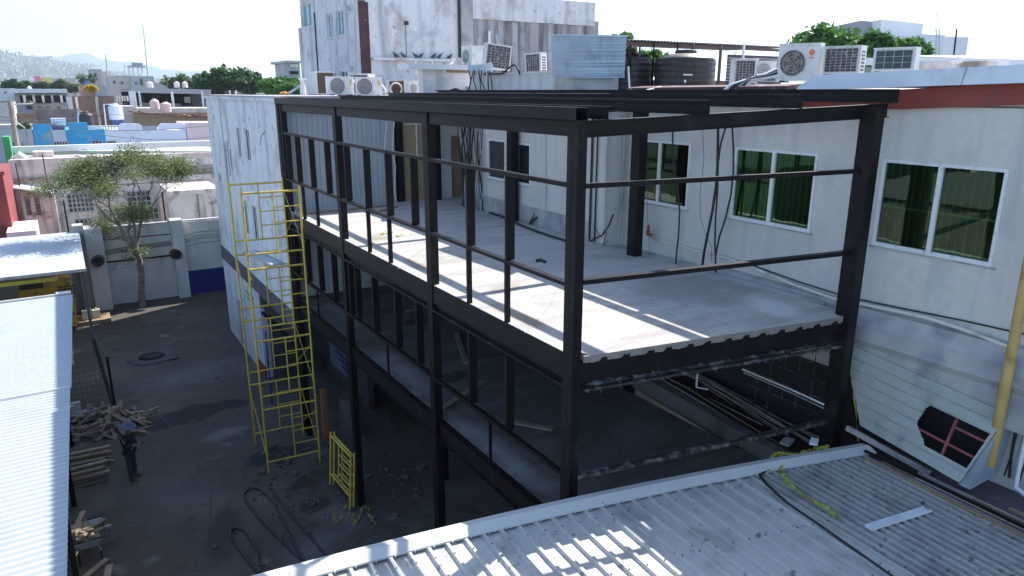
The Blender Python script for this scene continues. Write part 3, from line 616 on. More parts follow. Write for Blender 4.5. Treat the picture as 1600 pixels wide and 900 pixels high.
m = MB(); a = at(1357, 826, z=ZR+.05); b = at(1449, 797, z=ZR+.05); d2 = (b-a).normalized()
m.beam(a, b, .10, .012); m.beam(a+Vector((0, .05, .015)), b+Vector((0, .05, .015)), .012, .035); m.beam(a-Vector((0, .05, -.015)), b-Vector((0, .05, -.015)), .012, .035); tag(m.build('metal_channel', GUT), 'short light grey metal channel lying loose across the roof ribs', 'channel')
for i, (o, lab) in enumerate(((0, 'black roof hose, left of the pair, running toward the viewer'), (.035, 'black roof hose, right of the pair, running toward the viewer'))):
    pts = [at(px+o*60, py, z=ZR+.055) for px, py in ((1440, 672), (1360, 690), (1300, 706), (1240, 722), (1203, 732), (1186, 742), (1196, 756), (1228, 785), (1282, 822), (1345, 866), (1400, 905), (1470, 958))]
    tubething('roof_hose', lab, 'hose', pts, .013, CABLE, 6)
# warning tape
def ribbon(pts, w_, name='ribbon', label='', m_=None, tw=.9):
    m = MB(); vs = []
    for i, p in enumerate(pts):
        a = tw*i; d = Vector((math.cos(a)*.6, math.sin(a), math.cos(a*1.3)*.5)).normalized()*w_/2
        vs += [p-d, p+d]
    m.add(vs, [(2*i, 2*i+1, 2*i+3, 2*i+2) for i in range(len(pts)-1)]); return tag(m.build(name, m_ or TAPE), label, 'tape')
def dense(pts, k, j_):
    out = []
    for a, b in zip(pts, pts[1:]):
        for i in range(k): out.append(a.lerp(b, i/k)+Vector((jit(j_), jit(j_), abs(jit(j_)))))
    return out+[pts[-1]]
P1 = path_px([(1198, 738), (1200, 720), (1215, 708), (1240, 712), (1262, 706), (1296, 698)], z=ZR+.05)
P2 = path_px([(1222, 712), (1218, 732), (1228, 752), (1250, 772), (1272, 786), (1295, 797), (1308, 812)], z=ZR+.05)
m = MB()
for P_ in (P1, P1, P2, P2):
    pts = dense(P_, 9, .035); vs = []
    for i, p in enumerate(pts):
        a = .9*i+random.random(); d = Vector((math.cos(a)*.6, math.sin(a), math.cos(a*1.3)*.6)).normalized()*.022; vs += [p-d, p+d]
    m.add(vs, [(2*i, 2*i+1, 2*i+3, 2*i+2) for i in range(len(pts)-1)])
tag(m.build('warning_tape', TAPE), 'crumpled yellow warning tape strewn over the foreground metal roof', 'tape')
T1 = path_px([(1313, 492), (1322, 530), (1333, 560), (1331, 600), (1337, 640), (1341, 690)], x=10.62)
WT = empty('warning_tape', T1[0], 'thin strand of yellow warning tape tied to the right corner column', 'tape')
m = MB(); vs = []
for i, p in enumerate(dense(T1, 5, .006)): a = .5*i; vs += [p-Vector((0, .012*math.cos(a), .01)), p+Vector((0, .012*math.cos(a)+.004, .01))]
m.add(vs, [(2*i, 2*i+1, 2*i+3, 2*i+2) for i in range(len(vs)//2-1)]); m.build('strand', TAPE, WT)
a, b = at(1319, 550, x=10.6), at(1315, 577, x=10.6); m = MB(); m.beam(a, b, .075, .004, (1, .3, 0)); m.build('flap', TAPE, WT)
for k in range(5):
    p = a.lerp(b, .12+k*.19)-Vector((.004, .004, 0)); m = MB()
    m.cbox(p, .004, .045, .008); m.cbox(p-Vector((0, 0, .016)), .004, .012 if k % 2 else .045, .008); m.build('print', PLASTIC, WT)
tag(ribbon(path_px([(1310, 487), (1318, 493), (1324, 489)], z=7.5), .02), 'scrap of yellow tape at the foot of the right corner column', 'tape')

# ---------------------------------------------------------------- clutter behind the lower slab
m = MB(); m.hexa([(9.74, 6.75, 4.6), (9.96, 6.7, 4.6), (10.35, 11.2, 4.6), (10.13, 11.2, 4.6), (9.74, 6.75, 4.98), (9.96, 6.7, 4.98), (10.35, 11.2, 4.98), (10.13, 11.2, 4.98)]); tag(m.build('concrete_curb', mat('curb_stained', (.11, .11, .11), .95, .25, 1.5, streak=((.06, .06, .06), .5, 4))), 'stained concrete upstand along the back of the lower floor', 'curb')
RBN = empty('rebar_bundle', (10.7, 8.5, 4.9), 'bundle of rusty reinforcing bars behind the lower concrete curb', 'rebar')
for k in range(22):
    y1_ = 12+jit(1); y0_ = 6.6+random.random()*1.5; x_ = 10.2+random.random()*.9
    MB().tube([(x_+.1, y1_, 5.0+random.random()*.35), (x_, (y0_+y1_)/2, 4.9+random.random()*.25), (x_-.15, y0_, 4.85+random.random()*.12)], .011, 5).build('bar', random.choice((BROWN, CABLEG, STEEL)), RBN)
tubething('white_conduit', 'white conduit slanting under the upper slab to the right column', 'conduit', path_px([(1160, 577), (1230, 606), (1287, 632)], x=10.35), .018, FRAME)
tubething('white_conduit', 'second grey conduit slanting just below the white one under the slab', 'conduit', path_px([(1162, 582), (1230, 611), (1287, 638)], x=10.37), .012, CABLEG)
m = MB(); p = at(1088, 605, y=9.2); m.tube([p+Vector((0, 0, .35)), p, p+Vector((.22, -.1, -.06))], .02, 6); tag(m.build('white_drain', FRAME), 'small white pvc elbow standing on the lower curb', 'pipe')
m = MB()
for k in range(7): m.box(10.9+.0*k, 10.915, 7.0+k*.3, 7.01+k*.3, 4.9, 7.0)
for k in range(6): m.box(10.9, 10.915, 6.9, 9.0, 5.1+k*.3, 5.11+k*.3)
tag(m.build('rebar_mesh', STEEL_S), 'welded steel mesh standing against the wall below the upper slab', 'mesh')
p = at(1230, 690, z=5.0); tag(MB().cbox(p, .28, .16, .05, .3).build('broken_block', LEDGE), 'broken pale block lying beyond the annex roof cap', 'rubble')
p = at(1272, 690, z=ZR+.14); tag(MB().cbox(p, .22, .12, .03, .5).build('paper_sack', GUT), 'scrap of white paper sack on the roof cap by the column', 'scrap')

#%% ================================================================ LEFT WHITE FACADE BUILDING
LB = empty('white_side_building', (X0+.05, 28, 0), 'tall peeling white building beyond the frame with a grey band', 'building')
XL = 5.6; YA, YB_ = 22.15, 34.6
def P5(px, py): return at(px, py, x=XL)
def wrect(px0, py0, px1, py1):
    a, b = P5(px0, py0), P5(px1, py1); return (min(a.y, b.y), max(a.y, b.y), min(a.z, b.z), max(a.z, b.z))
Wn = [wrect(363, 206, 373, 246), wrect(381, 212, 390, 252), wrect(376, 320, 384, 369), wrect(390, 326, 400, 374), wrect(329, 176, 333, 185), wrect(338, 290, 343, 301)]
Wn = [(27.75, 28.75, 8.55, 9.75), (26.5, 27.3, 8.55, 9.75), (27.75, 28.75, 5.6, 7.0), (26.5, 27.3, 5.6, 7.0), (32.9, 33.4, 9.75, 10.1), (32.9, 33.5, 7.1, 7.6)]
# panels between vertical joints, each a slab of its own depth
joints = [YA, 28.05, 31.4, 32.4, YB_]
offs = [0, .02, 0, .03]
m_all = []
for i, (a, b) in enumerate(zip(joints, joints[1:])):
    hs = [w_ for w_ in Wn if w_[0] >= a-.3 and w_[1] <= b+.4]
    hs = [(max(h[0], a+.05), min(h[1], b-.05), h[2], h[3]) for h in hs]
    m = MB(); ys = sorted(set([a+.02, b-.02]+[v for h in hs for v in h[:2]]))
    for c, d in zip(ys, ys[1:]):
        hh = sorted([(h[2], h[3]) for h in hs if h[0] <= c+.001 and h[1] >= d-.001]); z = 4.15
        for lo_, hi_ in hh: m.box(XL+offs[i], XL+.3, c, d, z, lo_); z = hi_
        m.box(XL+offs[i], XL+.3, c, d, z, 10.72)
    m.build('wall_panel', WALLP, LB)
    for h in hs:
        f = MB().box(XL+.05, XL+.09, h[0], h[1], h[2], h[2]+.06).box(XL+.05, XL+.09, h[0], h[1], h[3]-.06, h[3]).box(XL+.05, XL+.09, h[0], h[0]+.07, h[2]+.06, h[3]-.06).box(XL+.05, XL+.09, h[1]-.07, h[1], h[2]+.06, h[3]-.06).box(XL+.046, XL+.09, (h[0]+h[1])/2-.03, (h[0]+h[1])/2+.03, h[2]+.06, h[3]-.06).build('window_frame', FRAME, LB)
        MB().box(XL+.075, XL+.085, h[0]+.05, h[1]-.05, h[2]+.05, h[3]-.05).build('pane', GLASSB, f)
        MB().box(XL-.03, XL+.2, h[0]-.05, h[1]+.05, h[2]-.06, h[2]-.005).build('sill', WALLP, f)
MB().box(XL+.06, XL+.28, YA, YB_, 3.0, 10.7).build('wall_core', PLASTIC, LB)
MB().box(XL-.05, 11, YA+.05, YB_+.05, 10.74, 10.86).build('roof', ROOFB, LB)
MB().box(XL-.06, XL+.25, YA-.02, YB_+.05, 10.70, 10.80).build('coping', WALLP, LB)
MB().box(XL-.02, XL+.2, YA, YB_, 3.55, 4.14).build('band', BAND, LB)
MB().box(XL+.3, 11, YB_-.3, YB_, 0, 10.7).build('wall', WALLP, LB)
m = MB(); wallx(m, XL+.02, XL+.3, 27.6, YB_, 0, 3.54, [(31.2, 32.1, 0.05, 2.2)]); m.build('lower_wall', WALLP, LB)
MB().box(XL+.2, XL+.25, 31.2, 32.1, .02, 2.2).build('door', BAND, LB)
MB().box(XL+.0, XL+.06, 27.6, 29.1, 0, .5).build('painted_plinth', RED, LB)
# recessed shopfront under the overhang
RECESS_DARK = mat('recess_dark', (.07, .07, .075), .9, .3, 1.5); m = MB(); m.box(8.0, 8.2, YA+.4, 27.6, 0, 3.5); m.build('lower_wall', RECESS_DARK, LB)  # shade of the recess is put into this wall's dark base colour
m = MB(); m.box(XL+.3, 8.2, 27.45, 27.6, 0, 3.5); m.build('lower_wall', RECESS_DARK, LB)
for k in range(8): MB().beam((XL+.1, 22.4+k*.7, 3.3), (XL+.1, 22.4+k*.7+.45, 2.75), .05, .05).build('truss_web', STEEL, LB)
MB().box(XL+.05, XL+.15, YA, 27.6, 2.68, 2.76).build('truss_chord', STEEL, LB)
m = MB(); m.box(7.9, 7.95, 24.5, 26.5, .6, 2.2); m.build('signboard', mat('dull_board', (.16, .19, .24), .8), LB)
m = MB()
for k in range(5): m.box(7.885, 7.898, 24.0, 24.0+1.0+.3*(k % 3), .85+k*.22, .95+k*.22)
m.build('sign_print', NAVY, LB)
# faded small lettering and hook pipe
m = MB()
for k in range(9): m.box(XL-.006, XL+.0, 29.9-k*.17, 29.98-k*.17, 3.0+.05*(k % 2), 3.1); m.box(XL-.006, XL+.0, 29.95-k*.16, 30.05-k*.16, 2.8, 2.86)
m.build('faded_lettering', BAND, LB)
m = MB(); m.tube([P5(407, 227), P5(407, 218), P5(410, 210), P5(415, 205)], .022, 6); m.build('hook_pipe', CABLEG, LB)
m = MB()
for ya, za, zb in ((31.1, 7.2, 9.0), (30.6, 7.7, 9.1), (30.1, 8.0, 8.8)): m.box(XL-.015, XL+.02, ya, ya+.05, za, zb)
m.build('rain_stain_pipe', CABLEG, LB)
RW = empty('unseen_wing', (9.3, 38, 0), 'unseen plain wing behind the peeling white side building, sized for the yard shadow', 'building'); MB().box(7.7, 11, 34.75, 41.9, 0, 9.4).build('wall', WALLP, RW); MB().box(7.65, 11.05, 34.8, 41.95, 9.4, 9.5).build('roof', ROOFB, RW)  # unseen wing, added and sized to cast the shadow edge across the yard
tubething('black_downpipe', 'black downpipe on the white building edge beside the steel frame', 'pipe', [(XL-.06, 22.05, .1), (XL-.06, 22.05, 10.7)], .06, PLASTIC, 8)

#%% ================================================================ SCAFFOLD
SC = empty('scaffold_tower', (4.7, 21, 0), 'tall yellow tubular scaffold tower of four lifts beside the frame', 'scaffold')
LA, LBn, LCn, LD = Vector((3.97, 22.1, 0)), Vector((3.88, 20.0, 0)), Vector((5.40, 19.9, 0)), Vector((5.49, 22.0, 0))
LIFT = 2.1; TR = .03
def lift(p, q, z0):      # one ladder frame
    m = MB(); a, b = p+Vector((0, 0, z0)), q+Vector((0, 0, z0)); d = b-a
    z_lo, z_hi = .38, 2.06
    for s_ in (p, q): m.tube([s_+Vector((0, 0, z0+.0)), s_+Vector((0, 0, z0+LIFT-.02))], TR, 7)
    m.tube([a+Vector((0, 0, z_hi)), b+Vector((0, 0, z_hi))], TR, 7); m.tube([a+Vector((0, 0, z_lo)), b+Vector((0, 0, z_lo))], TR*.9, 7)
    mid = a+d*.53; m.tube([mid+Vector((0, 0, z_lo)), mid+Vector((0, 0, z_hi))], TR*.7, 6)
    for k in (1, 2, 3): z = z_lo+(z_hi-z_lo)*k/4; m.tube([mid+Vector((0, 0, z)), b+Vector((0, 0, z))], TR*.6, 6)
    for s_ in (a, b):
        for z in (.62, 1.8): m.tube([s_+Vector((0, 0, z)), s_+Vector((.07, -.02, z))], .008, 4)
    m.build('ladder_frame', YEL, SC)
for k in range(4):
    lift(LBn, LCn, k*LIFT); lift(LA, LD, k*LIFT-.0)
for p in (LBn, LCn, LA, LD): MB().tube([p+Vector((0, 0, 8.38)), p+Vector((0, 0, 8.5))], TR*.8, 6).build('spigot', YEL, SC)
def xbr(p, q, k, both=True):
    z = k*LIFT; o = Vector((.05 if p is LCn or p is LD else -.0, 0, 0))
    m = MB(); m.tube([q+Vector((0, 0, z+1.85)), p+Vector((0, 0, z+.5))], .012, 5)
    if both: m.tube([p+Vector((0, 0, z+1.75)), q+Vector((0, 0, z+.5))], .012, 5)
    m.build('cross_brace', YEL if k != 3 else ROOFN, SC)
xbr(LCn, LD, 3); xbr(LBn, LA, 2); xbr(LCn, LD, 1); xbr(LCn, LD, 0); xbr(LBn, LA, 0, False)
PL = empty('scaffold_plank', (4.7, 21, 6.3), 'metal scaffold plank laid across the second lift from the top', 'plank')
a0, a1 = LA.lerp(LD, .25)+Vector((0, 0, 6.33)), LBn.lerp(LCn, .50)+Vector((0, 0, 6.33))
m = MB(); m.beam(a0, a1, .36, .035); m.build('deck', ALU, PL)
for s_ in (-.19, .19): MB().beam(a0+Vector((s_, 0, 0)), a1+Vector((s_, 0, 0)), .02, .09).build('side_rail', ROOFN, PL)
# leaning pair of spare frames
for k, (dx, lab) in enumerate(((0, 'spare yellow scaffold frame leaning at the third column, front one'), (.09, 'spare yellow scaffold frame leaning at the third column, rear one'))):
    m = MB(); a = at(516+dx*60, 757, z=0); b = at(547+dx*60, 795, z=0); tp = Vector((.14, .05, 1.62))
    for s_ in (a, b): m.tube([s_, s_+tp], TR, 7)
    d = b-a; m.tube([a+tp*.93, b+tp*.93], TR, 7); m.tube([a+tp*.22, b+tp*.22], TR*.9, 7)
    mid = a+d*.42; m.tube([mid+tp*.22, mid+tp*.93], TR*.7, 6)
    for f in (.40, .58, .75): m.tube([mid+tp*f, b+tp*f], TR*.65, 6)
    tag(m.build('leaning_ladder_frame', YEL), lab, 'scaffold frame')

#%% ================================================================ YARD: boundary wall, mirrors, tree
BW = empty('boundary_wall', (3.5, 42.2, 0), 'pale grey boundary wall with a sealed gateway and a navy painted right end', 'wall')
YW = 42.2
MB().box(1.1, 4.35, YW, YW+.25, 0, 4.15).build('gate_panel', WALLG, BW)
MB().box(4.9, 9.0, YW, YW+.25, 1.36, 4.05).build('wall', WALLG, BW)
MB().box(4.9, 9.0, YW-.01, YW+.24, 0, 1.36).build('painted_dado', NAVY, BW)
MB().box(-4.2, .3, YW, YW+.25, 0, 3.9).build('wall', GREYR, BW)
MB().box(.32, 1.1, YW-.9, YW+.3, 0, 4.3).build('pillar', WALLG, BW)
MB().box(-.15, .32, YW-.5, YW+.3, 0, 4.45).build('pillar', GREYR, BW)
MB().box(4.35, 4.92, YW-.5, YW+.3, 0, 4.32).build('pillar', WALLG, BW)
MB().box(1.05, 4.4, YW-.10, YW-.03, 2.32, 2.39).build('gate_rail', STEEL, BW)
MB().box(1.1, 4.35, YW-.05, YW, 3.5, 3.55).build('pipe', BAND, BW)
MB().box(.35, 9.0, YW-.03, YW+.27, 4.15, 4.2).build('coping', GREYR, BW)
for z in (2.85, 2.95, 3.05): MB().tube([(1.1, YW-.06, z-.1), (2.2, YW-.06, z), (3.2, YW-.06, z+.02), (4.3, YW-.06, z+.08)], .022, 5).build('pipe', BAND, BW)
for z, y in ((2.9, 0), (3.15, 0), (3.3, 0), (3.5, .0)): MB().tube([(4.95, YW-.06, z-.15), (5.5, YW-.06, z), (6.5, YW-.06, z), (7.5, YW-.06, z)], .022, 5).build('pipe', CABLEG, BW)
for x in (1.5, 2.1, 3.75):
    MB().tube([(x, YW-.06, 2.33), (x+.03, YW-.09, 2.12), (x-.15, YW-.08, 2.1)], .014, 5).build('hook', BAND, BW)
    MB().cbox((x-.1, YW-.004, 1.93), .3, .006, .10).build('scuff_mark', GREYR, BW)
# round sign: ring with a crossed letter E and two lines of text
sx, sz = 2.62, 1.98; m = MB(); n = 26
for k in range(n):
    a, b = 2*math.pi*k/n, 2*math.pi*(k+1)/n
    m.hexa([(sx+r*math.cos(t), y, sz+r*math.sin(t)) for y in (YW-.012, YW-.004) for t, r in ((a, .14), (a, .17), (b, .17), (b, .14))])
m.build('sign_ring', BAND, BW)
m = MB(); m.box(sx-.05, sx-.025, YW-.012, YW-.004, sz-.08, sz+.08)
for z in (-.08, -.01, .06): m.box(sx-.024, sx+.06, YW-.012, YW-.004, sz+z, sz+z+.022)
m.box(sx-.14, sx+.14, YW-.012, YW-.004, sz-.24, sz-.2); m.box(sx-.12, sx+.12, YW-.012, YW-.004, sz-.31, sz-.27); m.build('sign_print', BAND, BW)
def mirror(loc, ax, label):
    r = empty('convex_mirror', loc, label, 'mirror'); ax = Vector(ax).normalized(); q = ax.to_track_quat('Z', 'Y').to_matrix().to_4x4(); L0 = Vector(loc)
    def tr(mb): mb.v = [tuple(L0+(q @ Vector(v))) for v in mb.v]; return mb
    tr(MB().lathe((0, 0, 0), [(.0, .055), (.14, .045), (.25, .02), (.30, -.01)], 24)).build('mirror_face', GLASSD, r)
    tr(MB().lathe((0, 0, 0), [(.30, -.03), (.33, -.03), (.335, .02), (.30, .02)], 24)).build('rim', BAND, r)
    MB().tube([L0-ax*.02, L0-ax*.35], .03, 6).build('bracket', STEEL, r)
mirror(at(153, 408, y=41.0), (.35, -1, -.25), 'round convex mirror with glossy face on the left gate pillar')
mirror(at(275, 397, y=41.2), (-.35, -1, -.25), 'round dark mirror seen from the front on the right gate pillar')

def branch_tree(name, label, base, segs, leafm, seed, leaf_n, leaf_s, group=None, spread=.42):
    rnd = random.Random(seed); r = empty(name, base, label, 'tree', group); B = Vector(base)
    tm = MB(); tips = []
    def grow(p, d, L_, rad, lev):
        n = 4; pts = [p]; rs = [rad]; q = p.copy(); dd = d.copy()
        for i in range(n):
            dd = (dd+Vector((rnd.uniform(-1, 1), rnd.uniform(-1, 1), rnd.uniform(-.5, .8)))*.16).normalized()
            if lev >= 2: dd = (dd+Vector((dd.x, dd.y, 0))*.04).normalized()
            q = q+dd*L_/n; pts.append(q.copy()); rs.append(rad*(1-.45*(i+1)/n))
            if lev >= 2: tips.append((q.copy(), lev))
        tm.tube(pts, rad, 7 if lev < 2 else 4, rs=rs)
        if lev < 5:
            for k in range(2 if lev < 1 else rnd.choice((2, 3, 3))):
                a = Vector((rnd.uniform(-1, 1), rnd.uniform(-1, 1), rnd.uniform(-.25, .55))).normalized()
                grow(q, (dd*.8+a*spread*1.9).normalized(), L_*rnd.uniform(.62, .82), rs[-1]*.75, lev+1)
    for s_ in segs:
        pts = [B+Vector(v[:3]) for v in s_]; tm.tube(pts, .1, 9, rs=[v[3] for v in s_])
        d = (pts[-1]-pts[-2]).normalized(); grow(pts[-1], (d+Vector((rnd.uniform(-.6, .6), 0, 0))).normalized(), .98, s_[-1][3]*.8, 1); grow(pts[-1], (d+Vector((rnd.uniform(-1, 1), rnd.uniform(-1, 1), -.1))).normalized(), .9, s_[-1][3]*.7, 1)
    tm.build('trunk', BARK, r)
    lm = MB()
    for p, lev in tips:
        for _ in range(int(leaf_n*(1.2 if lev > 3 else .5 if lev == 3 else .12))):
            c = p+Vector((rnd.gauss(0, .27), rnd.gauss(0, .27), rnd.gauss(.0, .18))); s_ = leaf_s*rnd.uniform(.6, 1.3)
            u = Vector((rnd.uniform(-1, 1), rnd.uniform(-1, 1), rnd.uniform(-.4, .4))).normalized()*s_; v = u.cross(Vector((rnd.uniform(-1, 1), rnd.uniform(-1, 1), rnd.uniform(.2, 1)))).normalized()*s_*.5
            lm.add([c-u, c+v, c+u, c-v], [(0, 1, 2, 3)])
    lm.build('crown', leafm, r, kind='stuff'); return r, len(lm.f), len(tips)
T = branch_tree('yard_tree', 'slender leaning tree with sparse spreading crown before the boundary gate', (2.42, 41.0, 0),
    [[(0, 0, 0, .20), (.05, 0, .8, .15), (.18, 0, 1.8, .14), (.2, 0, 2.5, .13), (.08, 0, 3.1, .13)],
     [(.08, 0, 3.1, .10), (-.25, 0, 3.5, .075), (-.5, -.1, 4.4, .065), (-.85, -.2, 5.4, .055)],
     [(.08, 0, 3.1, .10), (.25, .1, 3.6, .075), (.5, .1, 4.5, .065), (.7, .0, 5.6, .055)],
     [(.08, 0, 3.1, .08), (.15, -.2, 4.1, .06), (.1, -.4, 5.5, .05)],
     [(-.5, -.1, 4.4, .05), (-1.0, -.3, 4.9, .045), (-1.35, -.3, 5.5, .04)],
     [(.5, .1, 4.5, .05), (.9, .2, 4.9, .045), (1.2, .1, 5.4, .04)]], LEAF, 11, 9, .052, spread=.40)
print('tree', T[1:])
lm = MB()
for _ in range(260):
    c = Vector((2.5, 41.0, 2.9))+Vector((random.gauss(0, .35), random.gauss(0, .3), random.gauss(.05, .18))); u = Vector((jit(1), jit(1), jit(.5))).normalized()*.09; v = u.cross(Vector((jit(1), jit(1), 1))).normalized()*.04
    lm.add([c-u, c+v, c+u, c-v], [(0, 1, 2, 3)])
lm.build('sprouts', LEAF, [o for o in bpy.data.objects if o.name.startswith('yard_tree')][0], kind='stuff')

#%% corrugated roofs on the left
def corr(name, label, x0f, x1f, y0, y1, zf, pitch, amp, m_, thick=.0, extra=None):
    r = empty(name, (x1f(y0), (y0+y1)/2, zf(y0)), label, 'roof'); m = MB(); n = int((y1-y0)/pitch*8); vs = []
    for i in range(n+1):
        y = y0+(y1-y0)*i/n; z = zf(y)+amp*math.sin(2*math.pi*(y-y0)/pitch); vs += [(x0f(y), y, z-.1), (x1f(y), y, z)]
    m.add(vs, [(2*i, 2*i+1, 2*i+3, 2*i+2) for i in range(n)], True); m.build('roof_sheet', m_, r)
    return r
e1 = lambda y: -.89+(y-12.2)*.0218
r1 = corr('shed_roof', 'long sunlit white corrugated shed roof along the left edge', lambda y: -12, e1, 3, 20.9, lambda y: 3.52, .2, .03, ROOFW)
m = MB(); n = int((31.0-20.75)/.2*8); vs = []
for i in range(n+1):
    y = 20.75+(31.0-20.75)*i/n; z = 3.55+.03*math.sin(2*math.pi*(y)/.2); vs += [(-12, y, z-.1), (e1(y)+.03, y, z)]
m.add(vs, [(2*i, 2*i+1, 2*i+3, 2*i+2) for i in range(n)], True); m.build('roof_sheet', ROOFW, r1)
MB().box(-11.9, -.72, 20.73, 20.76, 3.52, 3.585).build('overlap_edge', FRAME, r1)
MB().beam((-12, 31.05, 3.50), (-.49, 31.05, 3.59), .12, .06).build('ridge_trim', ROOFM, r1)
MB().box(-.98, -.49, 30.95, 31.15, 3.6, 3.66).build('end_cap', FRAME, r1)
m = MB()
for y in range(5, 29, 4): m.box(-1.15, -1.03, y, y+.12, 0, 3.45)
m.box(-1.1, -1.0, 3, 30.9, 3.36, 3.46); m.build('posts', STEEL, r1, kind='stuff')
MB().box(-9, -1.7, 3, 30.8, 0.0, 3.35).build('wall', GREYR, r1)
r2 = corr('canopy_roof', 'white metal canopy roof dappled by the tree shadow', lambda y: -14, lambda y: .12, 34.25, 42.0, lambda y: 3.78+(y-34.25)*.045, .33, .012, ROOFW)
MB().box(-14, .14, 34.15, 34.25, 3.70, 3.82).build('eave_trim', ROOFM, r2)
MB().box(-14, -.95, 34.5, 34.6, 3.36, 3.52).build('yellow_beam', YELG if 0 else mat('yellow_beam', (.6, .5, .05), .5, .1, 2), r2)
MB().box(-14, -.5, 41.5, 41.7, 0, 3.4).build('back_wall', GREYR, r2)
MB().box(-.08, .04, 34.3, 34.42, 0, 3.7).build('post', BAND, r2)
GY = 38.4
GEN = empty('generator', (-1.5, GY, 0), 'yellow diesel generator enclosure under the canopy roof', 'generator')
GX0, GXm, GX1 = at(27, 450, y=GY).x, at(68, 437, y=GY).x, at(112, 450, y=GY).x
zt1, zt2 = at(40, 441, y=GY).z, at(90, 436, y=GY).z
MB().box(GX0, GXm, GY+.2, GY+1.6, .25, zt1).build('body', YELG, GEN)
MB().box(GXm, GX1, GY, GY+1.6, .2, zt2).build('body', YELG, GEN)
MB().box(GXm-.03, GX1+.03, GY-.03, GY+1.6, zt2, zt2+.07).build('roof_panel', YELG, GEN)
for j in range(5):
    gv = MB()
    for i in range(6): gv.box(GXm+.5+i*.115, GXm+.59+i*.115, GY-.015, GY-.002, zt2-.95+j*.13, zt2-.87+j*.13)
    gv.build('louvre', PLASTIC, GEN, kind='stuff')
MB().box(GX0+.05, GXm-.05, GY+.18, GY+.198, zt1-.4, zt1-.05).build('vent_strip', PLASTIC, GEN)
for x, z in ((GX1-.2, zt2-.3), (GX0+.6, zt1-.6), (GX1-.15, .8)): MB().box(x, x+.1, GY-.04, GY-.002, z, z+.07).build('latch', PLASTIC, GEN)
p = at(133, 478, y=39.5)
m = MB().cbox((p.x, 39.4, .42), .38, .3, .42); tag(m.build('jerrycan', mat('jerrycan', (.62, .60, .42), .5, .05, 3)), 'cream plastic jerrycan beside the yellow generator, left of the two', 'jerrycan')
m = MB().cbox((p.x+.42, 39.5, .40), .34, .3, .38); m.lathe((p.x+.42, 39.5, .59), [(.05, 0), (.05, .08), (.03, .1)], 8); tag(m.build('jerrycan', MATS['jerrycan']), 'cream plastic jerrycan with a cap beside the generator, right of the two', 'jerrycan')
m = MB().lathe((p.x+.1, 40.1, .2), [(.12, 0), (.14, .3), (.05, .5), (.1, .7), (.02, .95)], 10); tag(m.build('bottle', WHITE), 'pale bottle standing behind the two jerrycans', 'bottle')
tag(MB().box(-.7, p.x+1.0, 38.9, 40.2, .02, .2).build('wooden_platform', WOOD), 'low timber platform under the jerrycans', 'platform')

#%% yard objects
MH = empty('manhole', (2.02, 32.5, .02), 'round iron manhole cover set in a pale concrete collar', 'manhole')
MB().lathe((2.02, 32.5, .02), [(1.0, .0), (.98, .035), (.62, .04)], 28).build('collar', mat('manhole_collar', (.085, .083, .083), .95, .2, 2), MH)
MB().lathe((2.0, 32.5, .05), [(.52, 0), (.52, .02), (.4, .022), (.4, .03), (.2, .03)], 28).build('lid', STEEL, MH)
MB().beam((1.7, 31.62, .05), (3.0, 31.75, .05), .10, .04).build('grate', PLASTIC, MH)
PS = empty('mesh_fence', (.1, 27.6, 0), 'dark post with red safety mesh beside the timber pile', 'fence')
MB().beam((.28, 27.3, 0), (-.02, 29.5, 2.05), .11, .11).build('post', STEEL, PS); MB().beam((.30, 27.2, 0), (.30, 27.2, 2.1), .08, .08).build('post', STEEL, PS)
MB().beam((.30, 27.2, 2.08), (-.05, 31.0, 2.08), .06, .06).build('top_rail', STEEL, PS)
m = MB()
for k in range(12): m.box(-1.6+k*.16, -1.59+k*.16, 28.2, 28.21, .1, 1.6)
for k in range(8): m.box(-1.6, .2, 28.19, 28.20, .15+k*.2, .165+k*.2)
m.build('red_mesh', RUSTR, PS, kind='stuff')
# timber offcut pile
mplank = MB().cbox((0, 0, 0), 1, 1, 1).build('timber_offcut', WOOD); WOODS = [WOOD, mat('pale_timber', (.34, .27, .19), .85, .25, 4), mat('grey_timber', (.20, .17, .15), .9, .25, 4)]
meshes = []
for wmat in WOODS:
    me = mplank.data.copy(); me.materials[0] = wmat; meshes.append(me)
bpy.data.objects.remove(mplank)
rnd = random.Random(5)
def offcut(c, l, w_, t, rot, label, grp, k):
    o = bpy.data.objects.new('timber_offcut', meshes[k % 3]); COL.objects.link(o); o.location = c; o.scale = (l, w_, t); o.rotation_euler = rot
    tag(o, label, 'timber', grp)
for i in range(95):
    r_ = rnd.random(); x = -1.5+rnd.random()*2.6; y = 25.0+rnd.random()*2.4-.2*x; hgt = max(.04, .55*(1-abs(x+.3)/1.8)*(1-abs(y-26.2)/1.7))
    offcut((x, y, hgt*rnd.random()+.05), rnd.uniform(.35, 1.3), rnd.uniform(.07, .16), rnd.uniform(.03, .07), (jit(.25), jit(.35), rnd.random()*3.1), 'rough timber offcut in the tangled heap behind the standing person', 'timber offcuts in the tangled heap', i)
for i in range(20):
    lay = i//5; offcut((-1.0+jit(.06), 22.15+(i % 5)*.36+jit(.05), .06+lay*.11), 1.75+jit(.2), .13, .07, (0, 0, jit(.07)), 'long sawn plank in the low stack in front of the heap', 'planks in the low stack', i)
for i, (x, y, z) in enumerate(((-1.0, 27.3, .2), (-.75, 27.0, .2), (-.9, 27.2, .5), (-.5, 26.9, .18), (-1.1, 26.9, .5))):
    m = MB().cbox((x, y, z), .38, .2, .3, jit(.4)); tag(m.build('concrete_block', LEDGE), 'pale concrete block piled against the shed edge behind the timber', 'block', 'concrete blocks behind the timber heap')
